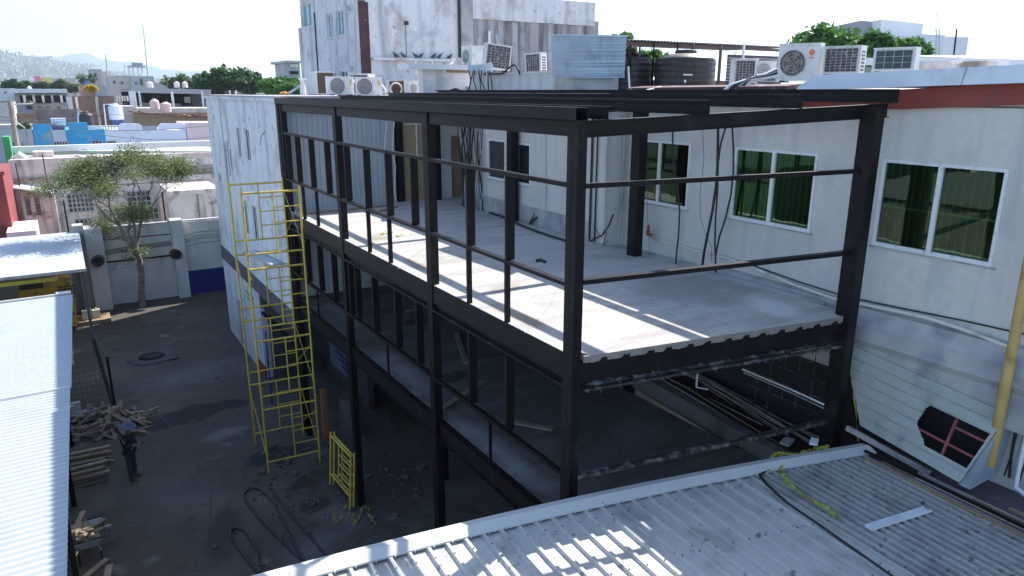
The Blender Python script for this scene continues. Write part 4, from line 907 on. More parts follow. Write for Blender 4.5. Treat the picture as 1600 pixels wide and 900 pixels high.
# wheelbarrow with offcuts
bx, by = -.80, 18.35
WB = empty('wheelbarrow', (bx, by, 0), 'loaded wheelbarrow half under the shed roof edge', 'wheelbarrow')
def trayring(z, sx, sy, oy=0): return [(bx-sx, by-sy+oy, z), (bx+sx, by-sy+oy, z), (bx+sx, by+sy+oy, z), (bx-sx, by+sy+oy, z)]
m = MB(); a_, b_ = trayring(.38, .2, .28, -.02), trayring(.68, .36, .5, 0); m.add(a_+b_, [(0, 1, 2, 3), (0, 4, 5, 1), (1, 5, 6, 2), (2, 6, 7, 3), (3, 7, 4, 0)])
a2, b2 = trayring(.395, .19, .27, -.02), trayring(.68, .345, .485, 0); m.add(a2+b2, [(3, 2, 1, 0), (1, 5, 4, 0), (2, 6, 5, 1), (3, 7, 6, 2), (0, 4, 7, 3)]); m.build('tray', ALU, WB)
MB().tube(trayring(.69, .36, .5)+[trayring(.69, .36, .5)[0]], .016, 6).build('rim', STEEL, WB)
for s_ in (-.22, .22): MB().tube([(bx+s_*.4, by+.75, .2), (bx+s_*.8, by+.1, .36), (bx+s_, by-.5, .5), (bx+s_*1.2, by-.95, .62)], .018, 6).build('handle', WOOD, WB); MB().tube([(bx+s_, by-.3, .45), (bx+s_*1.1, by-.42, 0), (bx+s_, by-.1, .4)], .014, 5).build('leg', STEEL, WB)
w_ = MB(); w_.lathe((0, 0, 0), [(.05, -.02), (.15, -.02), (.2, -.04), (.2, .04), (.15, .02), (.05, .02)], 18); w_.v = [(bx+v[2], by+.78+v[0], .2+v[1]) for v in w_.v]; w_.build('wheel', PLASTIC, WB)
for i in range(14):
    offcut((bx+jit(.2), by+jit(.3), .66+i*.018), .75+jit(.25), .12, .05, (jit(.3), jit(.35), 1.2+jit(.6)), 'timber offcut loaded in the wheelbarrow', 'offcuts in the wheelbarrow', i*2+1)
for i, (x, y, a) in enumerate(((-.75, 17.6, .8), (-.5, 17.2, 1.4))): offcut((x, y, .05), .8, .15, .04, (0, 0, a), 'loose pale board on the sunlit ground below the wheelbarrow', 'loose boards below the wheelbarrow', 1)
# reinforcing hoses on the ground
tubething('ground_hose', 'long hairpin loop of dark hose lying on the yard, larger loop', 'hose', path_px([(470, 873), (451, 856), (407, 812), (385, 785), (380.5, 772), (391, 761.5), (407.5, 765), (428, 785), (448, 829), (475, 880)], z=.05), .032, PLASTIC)
tubething('ground_hose', 'small dark hose loop lying on the yard near the roof cap', 'hose', path_px([(403, 895), (374, 859), (361, 840), (360, 829), (369, 824), (382, 829), (401, 856), (409, 895)], z=.05), .032, PLASTIC)
tubething('ground_hose', 'single dark hose with hooked end lying right of the loops', 'hose', path_px([(424, 755), (421, 759), (431, 775), (458, 809), (512, 870)], z=.05), .032, PLASTIC)
# rubble and mesh basket under the floor
m = MB(); rr = random.Random(3)
for i in range(260):
    a = rr.random(); x = rr.gauss(5.6, 1.3); y = rr.gauss(18.2, 1.5); s_ = rr.uniform(.02, .10)*(1.8 if rr.random() < .06 else 1)
    m.cbox((x, y, s_*.3), s_*1.4, s_, s_*.8, rr.random()*3, rr.random())
for i in range(900):
    x = rr.uniform(-1, 6); y = rr.uniform(14, 34); s_ = rr.uniform(.01, .035); m.cbox((x, y, s_*.3), s_*1.4, s_, s_*.8, rr.random()*3)
m.build('rubble', RUBBLE, None, kind='stuff', label='loose rubble scattered on the ground under the frame', category='rubble')
for i, (px, py) in enumerate(((427, 697), (450, 721), (412, 710), (505, 690), (497, 715))):
    p = at(px, py, z=.08); tag(MB().cbox(p, .2, .13, .12, i).build('broken_brick', RUBBLE), ['pale lump of rubble inside the scaffold foot', 'pale brick lump beneath the front scaffold bar', 'pale brick lump left of the front scaffold leg', 'broken brick right of the scaffold', 'broken brick at the front right scaffold leg'][i], 'rubble')
p = at(568, 600, z=.15); tag(MB().cbox(p, .9, .6, .12, .4, .1).build('paper_sack', LEDGE), 'pale flattened sack lying under the floor behind the third column', 'sack')
m = MB(); c = at(632, 668, z=0)
for k in range(9):
    for s_ in ((-.35, -.35), (.35, .35)): m.beam((c.x+s_[0], c.y-.4+k*.1, .02), (c.x+s_[1], c.y-.4+k*.1, 1.0), .008, .008); m.beam((c.x-.35+k*.088, c.y+s_[0]*1.1, .02), (c.x-.35+k*.088, c.y+s_[0]*1.1, 1.0), .008, .008)
for z in (.1, .3, .5, .7, .9): m.tube([(c.x-.35, c.y-.4, z), (c.x+.35, c.y-.4, z), (c.x+.35, c.y+.4, z), (c.x-.35, c.y+.4, z), (c.x-.35, c.y-.4, z)], .006, 4)
tag(m.build('rebar_cage', STEEL), 'dark rebar cage standing in the shade under the lower floor', 'rebar cage')
pts = [at(520+rr.gauss(0, 1)*0+k*5, 805+14*math.sin(k*1.1), z=.04) for k in range(14)]
m = MB(); vs = []
for i, p in enumerate(dense(pts, 6, .06)): a = i*.8; d = Vector((math.cos(a), math.sin(a), .3))*.022; vs += [p-d, p+d]
m.add(vs, [(2*i, 2*i+1, 2*i+3, 2*i+2) for i in range(len(vs)//2-1)]); tag(m.build('warning_tape', mat('dull_tape', (.30, .36, .06), .7)), 'dull yellow tape tangled on the ground below the leaning frames', 'tape')
tag(MB().box(5.95, 6.12, 21.2, 21.37, 0, 1.75).build('wooden_post', mat('orange_wood', (.28, .13, .05), .8)), 'orange brown timber post standing behind the scaffold ladder', 'post')
tag(MB().lathe((6.9, 21.2, 0), [(.36, 0), (.38, .6), (.38, 1.3), (.36, 1.35)], 16).build('concrete_drum', BAND), 'grey round concrete drum in shade behind the scaffold', 'drum')
tubething('blue_frame', 'dark blue tubular barrier behind the scaffold legs', 'barrier', [(5.2, 25.0, 0), (5.2, 25.0, 2.4), (5.45, 26.2, 2.4), (5.45, 26.2, 0)], .03, NAVY)

for i, pp in enumerate((((500, 762), (540, 790), (585, 815), (640, 840)), ((600, 735), (590, 760), (570, 790), (560, 822)), ((240, 640), (300, 700), (330, 770), (322, 850)), ((440, 700), (470, 735), (500, 752), (560, 742), (620, 748)))):
    P_ = dense(path_px(list(pp), z=.022), 6, .03); m = MB(); vs = []
    for k, p in enumerate(P_): wd = .012+.02*random.random(); vs += [(p.x-wd, p.y, .026), (p.x+wd, p.y+wd, .026)]
    m.add(vs, [(2*k, 2*k+1, 2*k+3, 2*k+2) for k in range(len(P_)-1)]); struct(m.build('ground_crack', RECESS_DARK))
# odds and ends on the floors
rd = random.Random(9)
for i, (x, y, z, l, a, lab) in enumerate(((6.6, 12.6, 4.73, 1.6, .5, 'timber plank lying on the dim lower floor near the second column'), (7.9, 15.2, 4.73, 2.2, 1.2, 'long timber plank on the dim lower floor further in'), (8.7, 18.9, 4.73, 1.5, .2, 'short plank at the far end of the lower floor'), (7.0, 10.6, 4.73, .9, 2.2, 'short offcut on the lower floor by the near bay'))):
    tag(MB().cbox((x, y, z), l, .12, .04, a).build('plank', MATS['grey_timber']), lab, 'plank')
m = MB()
for i in range(420):
    lvl = True; x = rd.uniform(5.75, 9.6); y = rd.uniform(7.6, 21); s_ = rd.uniform(.008, .03)
    if not lvl: x = 10.55-abs(rd.gauss(0, .12)); 
    m.cbox((x, y, (4.705 if lvl else 7.483)+s_*.3), s_*1.4, s_, s_*.8, rd.random()*3)
m.build('floor_debris', RUBBLE, SF, kind='stuff')
# overhead wires over the neighbourhood
for i, (p0_, p1_, Ya, Yb) in enumerate((((-40, 175), (330, 196), 70, 78), ((-40, 186), (200, 160), 70, 100), ((15, 160), (330, 172), 70, 112), ((28, 182), (330, 214), 70, 79))):
    a, b = at(*p0_, y=Ya), at(*p1_, y=Yb); pts = [a.lerp(b, k/12)-Vector((0, 0, .9*math.sin(math.pi*k/12))) for k in range(13)]
    tubething('overhead_wire', ['sagging wire over the turquoise house roof', 'sagging wire rising to the brick gable', 'long wire from the pole top toward the open shed', 'low wire from the pole across the lilac house'][i], 'wire', pts, .022, CABLE, 4)
# ---------------------------------------------------------------- person
SKIN = mat('skin', (.30, .17, .11), .6, .08, 8); JACK = mat('jacket_navy', (.020, .022, .032), .85, .2, 9); JEAN = mat('jeans', (.03, .042, .075), .85, .2, 12, fine=.1); BOOT = mat('boot_brown', (.08, .055, .035), .7, .2, 9); HATM = mat('hat_denim', (.12, .15, .22), .85, .1, 8)
PX, PY = .42, 21.85
PE = empty('person', (PX, PY, 0), 'person in dark jacket, jeans and wide denim hat looking down at a phone', 'person')
PE.rotation_euler = (0, 0, R_(-35))
def skin(name, verts, edges, rad, m_, parent, root=0, sub=1, flat=1):
    me = bpy.data.meshes.new(name); me.from_pydata(verts, edges, []); o = bpy.data.objects.new(name, me); COL.objects.link(o); o.parent = parent
    md = o.modifiers.new('skin', 'SKIN'); md.use_smooth_shade = True
    sv = me.skin_vertices[0].data if me.skin_vertices else None
    if sv is None:
        bm = bmesh.new(); bm.from_mesh(me); bm.verts.layers.skin.verify(); bm.to_mesh(me); bm.free(); sv = me.skin_vertices[0].data
    for i, r in enumerate(rad): sv[i].radius = r if isinstance(r, tuple) else (r, r); sv[i].use_root = (i == root)
    s_ = o.modifiers.new('sub', 'SUBSURF'); s_.levels = sub; s_.render_levels = sub; me.materials.append(m_); return o
# facing local +X; local +Y is the person's left
bv = [(0, 0, .92), (0, 0, 1.12), (.0, 0, 1.32), (.01, 0, 1.43), (.05, 0, 1.52), (.09, 0, 1.60), (.09, 0, 1.70),
      (0, .17, 1.37), (.02, .22, 1.12), (.24, .13, 1.09), (.31, .10, 1.10), (0, -.17, 1.37), (.02, -.22, 1.12), (.24, -.10, 1.12), (.31, -.06, 1.14),
      (0, .09, .88), (.01, .11, .48), (-.01, .12, .10), (0, -.09, .88), (.03, -.11, .48), (.02, -.12, .10)]
be = [(0, 1), (1, 2), (2, 3), (3, 4), (4, 5), (5, 6), (2, 7), (7, 8), (8, 9), (9, 10), (2, 11), (11, 12), (12, 13), (13, 14), (0, 15), (15, 16), (16, 17), (0, 18), (18, 19), (19, 20)]
br = [.12, .115, .13, .055, .06, .085, .08, .05, .042, .035, .03, .05, .042, .035, .03, .085, .055, .04, .085, .055, .04]
body = skin('body', bv, be, br, SKIN, PE)
skin('jacket', [(0, 0, .86), (0, 0, 1.0), (0, 0, 1.2), (.0, 0, 1.36), (.01, 0, 1.43), (0, .19, 1.37), (.02, .245, 1.12), (.22, .14, 1.09), (0, -.19, 1.37), (.02, -.245, 1.12), (.22, -.11, 1.12)],
     [(0, 1), (1, 2), (2, 3), (3, 4), (3, 5), (5, 6), (6, 7), (3, 8), (8, 9), (9, 10)], [(.15, .18), (.145, .175), (.145, .18), (.12, .17), (.07, .08), .075, .062, .05, .075, .062, .05], JACK, PE, 1, 2)
skin('trousers', [(0, 0, .93), (0, .10, .84), (.01, .12, .48), (-.01, .13, .08), (0, -.10, .84), (.03, -.12, .48), (.02, -.13, .08)], [(0, 1), (1, 2), (2, 3), (0, 4), (4, 5), (5, 6)], [(.13, .15), .10, .078, .062, .10, .078, .062], JEAN, PE, 0, 2)
for s_, x in ((.13, -.01), (-.13, .02)):
    skin('boot', [(x-.05, s_, .05), (x+.06, s_*1.08, .05), (x+.20, s_*1.2, .035), (x-.01, s_, .13)], [(0, 1), (1, 2), (0, 3)], [.055, .055, .04, .055], BOOT, PE, 0, 2)
def loc_build(mb, name, m_): 
    me = bpy.data.meshes.new(name); me.from_pydata(mb.v, [], mb.f); me.materials.append(m_)
    for p in me.polygons: p.use_smooth = True
    o = bpy.data.objects.new(name, me); COL.objects.link(o); o.parent = PE; return o
h = MB(); h.lathe((0, 0, 0), [(.215, -.035), (.20, -.01), (.11, .01), (.10, .08), (.07, .11), (.02, .12)], 22)
M_ = Matrix.Translation((.10, 0, 1.71)) @ Matrix.Rotation(R_(16), 4, 'Y'); h.v = [tuple(M_ @ Vector(v)) for v in h.v]; loc_build(h, 'hat', HATM)
h = MB()
for sx_, sy_, sz_, c_ in ((.03, .018, .03, (.185, 0, 1.60)), (.012, .05, .012, (.17, 0, 1.555))): h.cbox(c_, sx_, sy_*2, sz_)
loc_build(h, 'face', SKIN)
for s_, c_ in ((1, (.33, .085, 1.105)), (-1, (.33, -.06, 1.145))):
    h = MB()
    for k in range(4): h.tube([Vector(c_)+Vector((0, (k-1.5)*.018, 0)), Vector(c_)+Vector((.045-.004*abs(k-1.5), (k-1.5)*.018-s_*.006, .012)), Vector(c_)+Vector((.06, (k-1.5)*.016-s_*.02, .032))], .009, 5)
    h.tube([Vector(c_)+Vector((-.02, -s_*.03, .005)), Vector(c_)+Vector((.015, -s_*.055, .02)), Vector(c_)+Vector((.035, -s_*.05, .03))], .010, 5); loc_build(h, 'hand', SKIN)
h = MB(); h.cbox((-.148, 0, 1.25), .004, .26, .03); h.cbox((.13, .0, 1.0), .02, .2, .02); loc_build(h, 'reflective_band', ALU)
ph = MB().cbox((0, 0, 0), .14, .08, .012, 0, 0, -.35); ph.v = [tuple(Matrix.Translation((PX, PY, 0)) @ Matrix.Rotation(R_(-35), 4, 'Z') @ Vector((v[0]+.39, v[1]+.01, v[2]+1.15))) for v in ph.v]
tag(ph.build('phone', GLASSD), 'small dark phone held in both hands of the person in the yard', 'phone')

#%% ================================================================ ROOFTOP EQUIPMENT
def condenser(label, loc, w_, h_, d_, style='fan', off=0, side=None, tilt=0, logo=False, m_=WHITE, group='air conditioner units on the roofs'):
    r = empty('air_conditioner', loc, label, 'air conditioner', group)
    a = math.atan2(-loc[1], -loc[0])+math.pi/2+R_(off); r.rotation_euler = (R_(tilt) if 0 else 0, R_(tilt), a)
    def bl(mb, name, mm):
        me = bpy.data.meshes.new(name); me.from_pydata(mb.v, [], mb.f); me.materials.append(mm); o = bpy.data.objects.new(name, me); COL.objects.link(o); o.parent = r
        for i in mb.sm: me.polygons[i].use_smooth = True
        return o
    W, D = w_/2, d_/2
    c = MB(); c.box(-W, W, -D+.02, D, .04, h_-.02); c.box(-W-.008, W+.008, -D-.0, D+.008, h_-.02, h_); c.box(-W-.005, W+.005, -D+.0, D, .03, .07); bl(c, 'casing', m_)
    for x in (-W*.7, W*.7): bl(MB().box(x-.04, x+.04, -D-.02, D+.02, 0, .035), 'foot', STEEL)
    if style == 'fan':
        R = min(h_*.42, W*.62); cx = -W+R+.05; cz = h_/2
        disk = MB().lathe((0, 0, 0), [(R, 0), (R*.98, .004)], 28); disk.v = [(cx+v[0], -D+.012-v[2], cz+v[1]) for v in disk.v]; bl(disk, 'fan_opening', COIL)
        b = MB()
        for k in range(5):
            t = 2*math.pi*k/5; p = [(cx+q*math.cos(t+e), -D+.004, cz+q*math.sin(t+e)) for q, e in ((.04, 0), (R*.85, -.25), (R*.9, .3), (.05, .6))]; b.add(p, [(0, 1, 2, 3)])
        bl(b, 'fan_blade', COIL if not logo else BROWN)
        g_ = MB()
        for k in range(4):
            rr_ = R*(k+1)/4; g_.tube([(cx+rr_*math.cos(t), -D-.012, cz+rr_*math.sin(t)) for t in [2*math.pi*i/20 for i in range(21)]], .006, 4)
        for k in range(14): x = -R+2*R*(k+.5)/14; y = math.sqrt(max(R*R-x*x, 0)); g_.box(cx+x-.003, cx+x+.003, -D-.012, -D-.008, cz-y, cz+y)
        bl(g_, 'fan_guard', m_ if not logo else ROOFN)
        if logo:
            lg = MB().lathe((0, 0, 0), [(.055, 0), (.052, .004)], 20); lg.v = [(W-.14+v[0], -D+.014-v[2], h_*.76+v[1]) for v in lg.v]; lg.box(W-.19, W-.09, -D+.01, -D+.018, h_*.62, h_*.645); bl(lg, 'logo', mat('orange_logo', (.75, .20, .08), .5))
        elif w_ > .75: bl(MB().box(W-.16, W-.06, -D+.012, -D+.02, h_*.55, h_*.85), 'label', mat('buff_label', (.6, .5, .3), .6))
    else:
        cm = {'coil': COIL, 'coilbrown': COILB, 'coilgreen': COILG}[style]
        bl(MB().box(-W+.05, W-.05, -D+.005, -D+.022, .08, h_-.05), 'coil', cm)
        g_ = MB(); nx = 6 if style == 'coil' else 4 if style == 'coilgreen' else 10; nz = 8 if style != 'coilgreen' else 3
        for k in range(nx+1): x = -W+.05+(w_-.1)*k/nx; g_.box(x-.005, x+.005, -D-.006, -D+.0, .08, h_-.05)
        for k in range(nz+1): z = .08+(h_-.13)*k/nz; g_.box(-W+.05, W-.05, -D-.008, -D-.006, z-.004, z+.004)
        bl(g_, 'coil_guard', ROOFN if style != 'coilbrown' else COILB)
    if side:
        s_ = 1 if side == 'R' else -1; lv = MB()
        for k in range(6):
            z = h_*.16+k*h_*.12
            for y in ((-.25, -.02), (.06, .28)): lv.box(min(s_*W, s_*(W+.003)), max(s_*W, s_*(W+.003)), D*2*y[0], D*2*y[1], z, z+h_*.07)
        bl(lv, 'side_louvre', PLASTIC)
    return r
def unit(px0, px1, py0, py1, d, label, **k):
    if 'xp' in k: d = k.pop('xp')/ray((px0+px1)/2, py1).x
    p = at((px0+px1)/2, py1, d=d); wpx = px1-px0; dist = d; h_ = (py1-py0)*dist/FPX*1.01; w_ = k.pop('wf', .82)*wpx*dist/FPX
    return condenser(label, (p.x, p.y, p.z), w_, h_, k.pop('dep', .32), **k)
unit(478, 528, 114, 149, 27.5, 'tall old condenser with brown rusty coil on the left roof', style='coilbrown', off=28, side=None, wf=.62, dep=.75)
unit(508, 556, 121, 149, 25.8, 'small round-fan condenser beside the brown coil unit', style='fan', off=20, wf=.85)
unit(546, 588, 117, 147, 27.5, 'white box condenser behind the wide fan unit', style='coil', off=-30, side='L', wf=.8, dep=.5)
unit(555, 598, 122, 150, 25.8, 'white wide fan condenser with buff label on the left roof', style='fan', off=5, side='L', wf=.95)
unit(604, 638, 126, 150, 25.4, 'brown coil condenser with a coiled hose hung on it', style='coilbrown', off=12, wf=.9)
unit(634, 655, 127, 150, 25.2, 'narrow white condenser right of the coiled hose', style='fan', off=40, wf=1.0)
for i, (a, b_) in enumerate(((455, 20), (470, 25))): pass
m = MB(); c = at(618, 139, d=25.0)
m.tube([c+Vector((.22*math.cos(t), -.05, .2*math.sin(t))) for t in [k*.5 for k in range(14)]], .03, 6); tag(m.build('coiled_hose', CREAM), 'coiled pale hose hanging on the brown condenser', 'hose')
for i, (px, py) in enumerate(((555, 125), (602, 135), (650, 130))):
    tubething('refrigerant_pipe', ['pale bent pipes between the first two fan units', 'white insulated pipe right of the buff label unit', 'cable loops right of the narrow condenser'][i], 'pipe', path_px([(px-6, py-3), (px, py+4), (px+2, py+14), (px+6, py+22)], d=26), .03, WHITE if i < 2 else CABLE, 5)
m = MB(); c = at(485, 150, d=26); m.lathe(at(474, 149, d=26), [(.12, 0), (.1, .3), (.06, .5), (.14, .55), (.14, .6)], 10); tag(m.build('roof_vent', WHITE), 'small white roof vent cowl at the left end of the roof', 'vent')
tag(MB().tube(path_px([(446, 148), (456, 143), (468, 134)], d=26), .04, 5).build('angled_bar', ALU), 'angled metal bar lying at the roof corner by the vent', 'bar')
tag(MB().tube(path_px([(438, 147), (446, 145), (449, 148)], d=26), .06, 5).build('orange_strap', mat('orange_strap', (.7, .25, .05), .7)), 'orange strap at the far left roof corner', 'strap')
unit(721, 756, 74, 104, 19, 'pale condenser side box standing on the white ducting', xp=12.3, style='fan', off=-60, wf=.9, dep=.5)
unit(752, 796, 72, 110, 18.6, 'tilted dark coil condenser below the satellite dish', xp=12.2, style='coil', off=18, wf=.95, dep=.35, tilt=7)
unit(818, 858, 85, 118, 18, 'tilted condenser with side louvres left of the metal sheet', xp=12.2, style='coil', off=-25, side='R', wf=.68, dep=.45, tilt=-3)
unit(1141, 1180, 94, 133, 15.5, 'condenser with droplet-marked dark coil at the right group', style='coil', off=15, wf=.95, dep=.3)
unit(1177, 1212, 97, 123, 15.3, 'small fan condenser wedged behind the large branded one', style='fan', off=0, wf=.9)
unit(1209, 1285, 72, 129, 14.0, 'large white fan condenser with an orange round logo', style='fan', off=-14, wf=.80, dep=.36, logo=True)
unit(1284, 1348, 75, 119, 13.6, 'peeling coil condenser with black side louvres right of the logo unit', style='coil', off=-18, side='R', wf=.86, dep=.34)
unit(1362, 1432, 77, 115, 12.6, 'green coil condenser alone at the right end of the roof', style='coilgreen', off=-15, side=None, wf=.86, dep=.30)
# logo unit black hoses
for i in range(6):
    tubething('roof_hose', ['thick white insulated hose over the right roof edge', 'black hose beside the white hose on the right roof edge', 'second black hose on the right roof edge', 'grey hose on the right roof edge', 'thin black hose before the small fan condenser', 'pale hose before the small fan condenser'][i], 'hose', path_px([(1128+i*6, 146), (1140+i*6, 134-i), (1165+i*4, 126-i*1.5), (1195, 122-i), (1214, 118-i*2)], d=13.6), .035, (WHITE, PLASTIC, PLASTIC, CABLEG, CABLE, WHITE)[i], 6)
# parapets and plant room
def XD(px, py, x): return tuple(at(px, py, x=x))
a, b = at(735, 149, x=11.6), at(865, 149, x=11.6); zt = at(800, 114, x=11.6).z
tag(MB().box(11.6, 11.75, b.y, a.y, 10.85, zt).box(11.57, 11.6, b.y, a.y, zt-.05, zt+.02).box(11.59, 11.6, (a.y*.6+b.y*.4)-.02, (a.y*.6+b.y*.4)+.02, 10.9, zt-.06).build('parapet_wall', WALLG), 'blue-grey parapet wall on the roof under the tilted condensers', 'wall')
PR = empty('plant_room', tuple(at(690, 149, y=22.7)), 'white rooftop plant room with overhanging flat roof slab', 'shed')
a, b = at(662, 149, y=22.7), at(734, 149, y=22.7); zt = at(690, 109, y=22.7).z
MB().box(a.x, b.x, 22.7, 23.1, 10.8, zt).build('wall', WALLW, PR); a2 = at(637, 107, y=22.4).x
MB().box(a2, b.x+.05, 22.3, 23.2, zt, zt+.16).build('roof_slab', WALLW, PR); MB().box(a.x+.9, b.x, 22.66, 22.7, zt-.09, zt-.02).build('beam', BROWN, PR)
MB().box(b.x-.15, b.x+.05, 22.5, 22.7, zt-.9, zt-.55).build('meter_box', GREYR, PR)
tag(MB().box(at(712, 95, y=22.5).x, at(722, 95, y=22.5).x, 22.5, 22.8, at(715, 104, y=22.5).z, at(715, 90, y=22.5).z).build('junction_box', CREAM), 'small cream box on the plant room roof left of the condensers', 'box')
tag(MB().tube(path_px([(702, 104), (708, 100), (713, 101)], y=22.4), .07, 6).build('white_bag', WHITE), 'crumpled white bag on the plant room roof', 'bag')
a, b = at(732, 113, x=11.4), at(757, 113, x=11.4); tag(MB().box(11.4, 11.7, b.y, a.y, a.z, at(745, 101, x=11.4).z).build('cable_duct', ALU), 'pale blue metal duct box above the cable bundle on the roof', 'duct')
for i in range(9):
    px = 733+i*4.2; tubething('roof_cable', 'cable draping over the roof edge under the duct box', 'cable', path_px([(px+jit(3), 110), (px+jit(3), 125), (px+jit(4), 140), (px-4, 152)], x=11.3), .018, random.choice((CABLE, CABLE, WHITE)), 5, 'cables draping from the duct box')
tubething('roof_cable', 'bundle of black cables lying on the roof left of the duct box', 'cable', path_px([(700, 144), (712, 140), (722, 144), (735, 143), (745, 147)], x=11.3), .06, CABLE, 5)
tubething('roof_cable', 'black cable arching up beside the tilted condenser', 'cable', path_px([(757, 116), (785, 115), (795, 106), (803, 101), (808, 104), (812, 115)], x=11.5), .03, CABLE, 5)
tubething('roof_cable', 'white looped cable on the duct box', 'cable', path_px([(754, 122), (755, 108), (762, 100), (768, 99)], x=11.4), .03, WHITE, 5)
DS = empty('satellite_dish', tuple(at(774, 73, x=13.0)), 'small grey satellite dish on a short mast above the condenser', 'satellite dish')
d = MB().lathe((0, 0, 0), [(.02, .0), (.2, .03), (.33, .09), (.34, .09), (.2, .02)], 18); q = Vector((.85, -.4, .25)).to_track_quat('Z', 'Y').to_matrix(); c0 = at(776, 65, x=13.0); d.v = [tuple(c0+q @ Vector(v)) for v in d.v]; d.build('dish', GREYR, DS)
MB().tube(path_px([(765, 72), (765, 48)], x=13.0), .05, 6).build('mast', FRAME, DS)
# metal sheet screen and shed over the tanks
CS = empty('metal_screen', tuple(at(920, 149, x=11.5)), 'blue-grey corrugated metal sheet screen in front of the black tanks', 'screen')
a, b, c, d_ = at(864, 121, x=11.5), at(976, 121, x=11.55), at(980, 57, x=11.55), at(862, 55, x=11.5)
rows = 7
for r in range(rows):
    m = MB(); u0, u1 = r/rows-.01, (r+1)/rows+.01; n = 6; vs = []
    for i in range(n+1):
        t = u0+(u1-u0)*i/n; p = a.lerp(d_, t); q = b.lerp(c, t); o = Vector((-1, -.2, 0))*(.03*i/n+.004); dz = Vector((jit(.0), 0, 0)); vs += [p+o, q+o+Vector((jit(.015), 0, 0))]
    m.add(vs, [(2*i, 2*i+1, 2*i+3, 2*i+2) for i in range(n)]); m.add([Vector(v)+Vector((.01, 0, 0)) for v in vs], [(2*i, 2*i+1, 2*i+3, 2*i+2) for i in range(n)]); m.build('sheet', ALU, CS)
MB().beam(d_+Vector((0, -.02, .01)), c+Vector((0, -.02, .01)), .04, .03).build('top_rail', FRAME, CS)
tag(MB().box(11.7, 11.85, at(958, 149, x=11.7).y, at(868, 149, x=11.7).y, 10.9, at(900, 118, x=11.7).z).build('block_wall', LEDGE), 'rough grey block wall under the metal sheet screen', 'wall')
def tank(label, px0, px1, py0, py1, Y, m_=PLASTIC, dome=.16, cap=True):
    p = at((px0+px1)/2, py1, y=Y); R = (at(px1, py1, y=Y)-at(px0, py1, y=Y)).length/2; t = at((px0+px1)/2, py0, y=Y); H = t.z-p.z
    r = empty('water_tank', tuple(p), label, 'water tank'); b = MB()
    hb = H*(1-dome-.08); prof = [(R*.96, 0)]
    for k in range(6): z = hb*k/6; prof += [(R*.985, z+.01), (R, z+hb*.03), (R, z+hb*.15), (R*.985, z+hb/6-.003)]
    prof += [(R, hb), (R*.9, hb+H*dome*.45), (R*.45, hb+H*dome), (R*.32, hb+H*dome)]
    b.lathe(p, prof, 24); b.build('body', m_, r); MB().lathe(p, [(R*.33, hb+H*dome), (R*.36, hb+H*dome+.02), (R*.34, H), (R*.1, H)], 16).build('lid', m_, r); return r
tk = tank('big black rooftop water tank with a white round emblem, right one', 1034, 1101, 78, 150, 13.2)
c = at(1072, 127, y=13.2-.75); lg = MB().lathe((0, 0, 0), [(.035, 0), (.03, .004)], 16); lg.v = [(c.x+v[0]-.05, c.y-v[2]-.02, c.z+v[1]) for v in lg.v]
for k in range(5): lg.box(c.x-.12+k*.06, c.x-.08+k*.06, c.y-.03, c.y-.02, c.z+.13, c.z+.16)
lg.build('emblem', WHITE, tk)
tank('black rooftop water tank half hidden behind the metal sheet', 944, 1008, 78, 150, 14.6)
SH = empty('tank_shelter', tuple(at(1080, 149, y=13)), 'open corrugated shelter roof on thin posts above the black tanks', 'shelter')
a, b = at(980, 62, y=13.9), at(1232, 74, y=14.4)
n = 56; vs = []; d1 = b-a; bk = Vector((.3, 2.6, .0))
for i in range(n*4+1):
    t = i/(n*4); z = .022*math.sin(2*math.pi*i/4+.4); p = a+d1*t+Vector((0, 0, z)); vs += [p, p+bk+Vector((0, 0, .05))]
MB().add(vs, [(2*i, 2*i+1, 2*i+3, 2*i+2) for i in range(n*4)], True).build('roof_sheet', BAND, SH)
MB().beam(a+Vector((0, .1, -.07)), b+Vector((0, .1, -.09)), .06, .07).build('beam', mat('brown_beam', (.12, .085, .07), .8), SH)
for i, (px, w__) in enumerate(((985, .05), (1000, .035), (1022, .03), (1059, .035), (1083, .05), (1127, .06), (1163, .05))):
    t_ = at(px, 68, y=14.0); MB().box(t_.x, t_.x+w__, t_.y, t_.y+w__, 10.9, t_.z).build('post', MATS['brown_beam'] if i in (4, 5, 1) else (FRAME if i == 6 else STEEL), SH)
m = MB(); p = at(1130, 75, y=14.8); q = at(1216, 75, y=14.8)
for k in range(12): z0 = 10.95+k*.088; m.box(p.x, q.x, 14.6-.015*(k % 2), 14.63, z0, z0+.082)
m.build('side_sheet', BAND, SH)
tubething('shelter_cable', 'looped wire hanging on the brown shelter side', 'cable', path_px([(1152, 80), (1147, 84), (1150, 90), (1158, 92), (1164, 92)], y=14.0), .012, CABLE, 5)
BR = empty('brick_parapet', tuple(at(1065, 149, y=16)), 'low exposed red brick wall behind the black tanks', 'wall')
p = at(1000, 145, y=16.5); q = at(1145, 145, y=16.5); z0 = 10.9; zt = at(1070, 125, y=16.5).z; m = MB(); m.box(p.x, q.x, 16.52, 16.7, 10.8, zt-.005); m.build('mortar', LEDGE, BR)
bme = None; nr = int((zt-z0)/.07)
for r in range(nr):
    x = p.x-(.12 if r % 2 else 0)
    while x < q.x:
        if bme is None: ob = MB().box(0, .225, 0, .03, 0, .058).build('brick', BRICK, BR); bme = ob.data; ob.location = Vector((x, 16.5, z0+r*.07))-BR.location
        else:
            ob = bpy.data.objects.new('brick', bme); COL.objects.link(ob); ob.parent = BR; ob.location = Vector((x, 16.5+jit(.006), z0+r*.07))-BR.location
        if bme is not None and ob.data is bme and r == 0 and x == p.x: pass
        x += .24
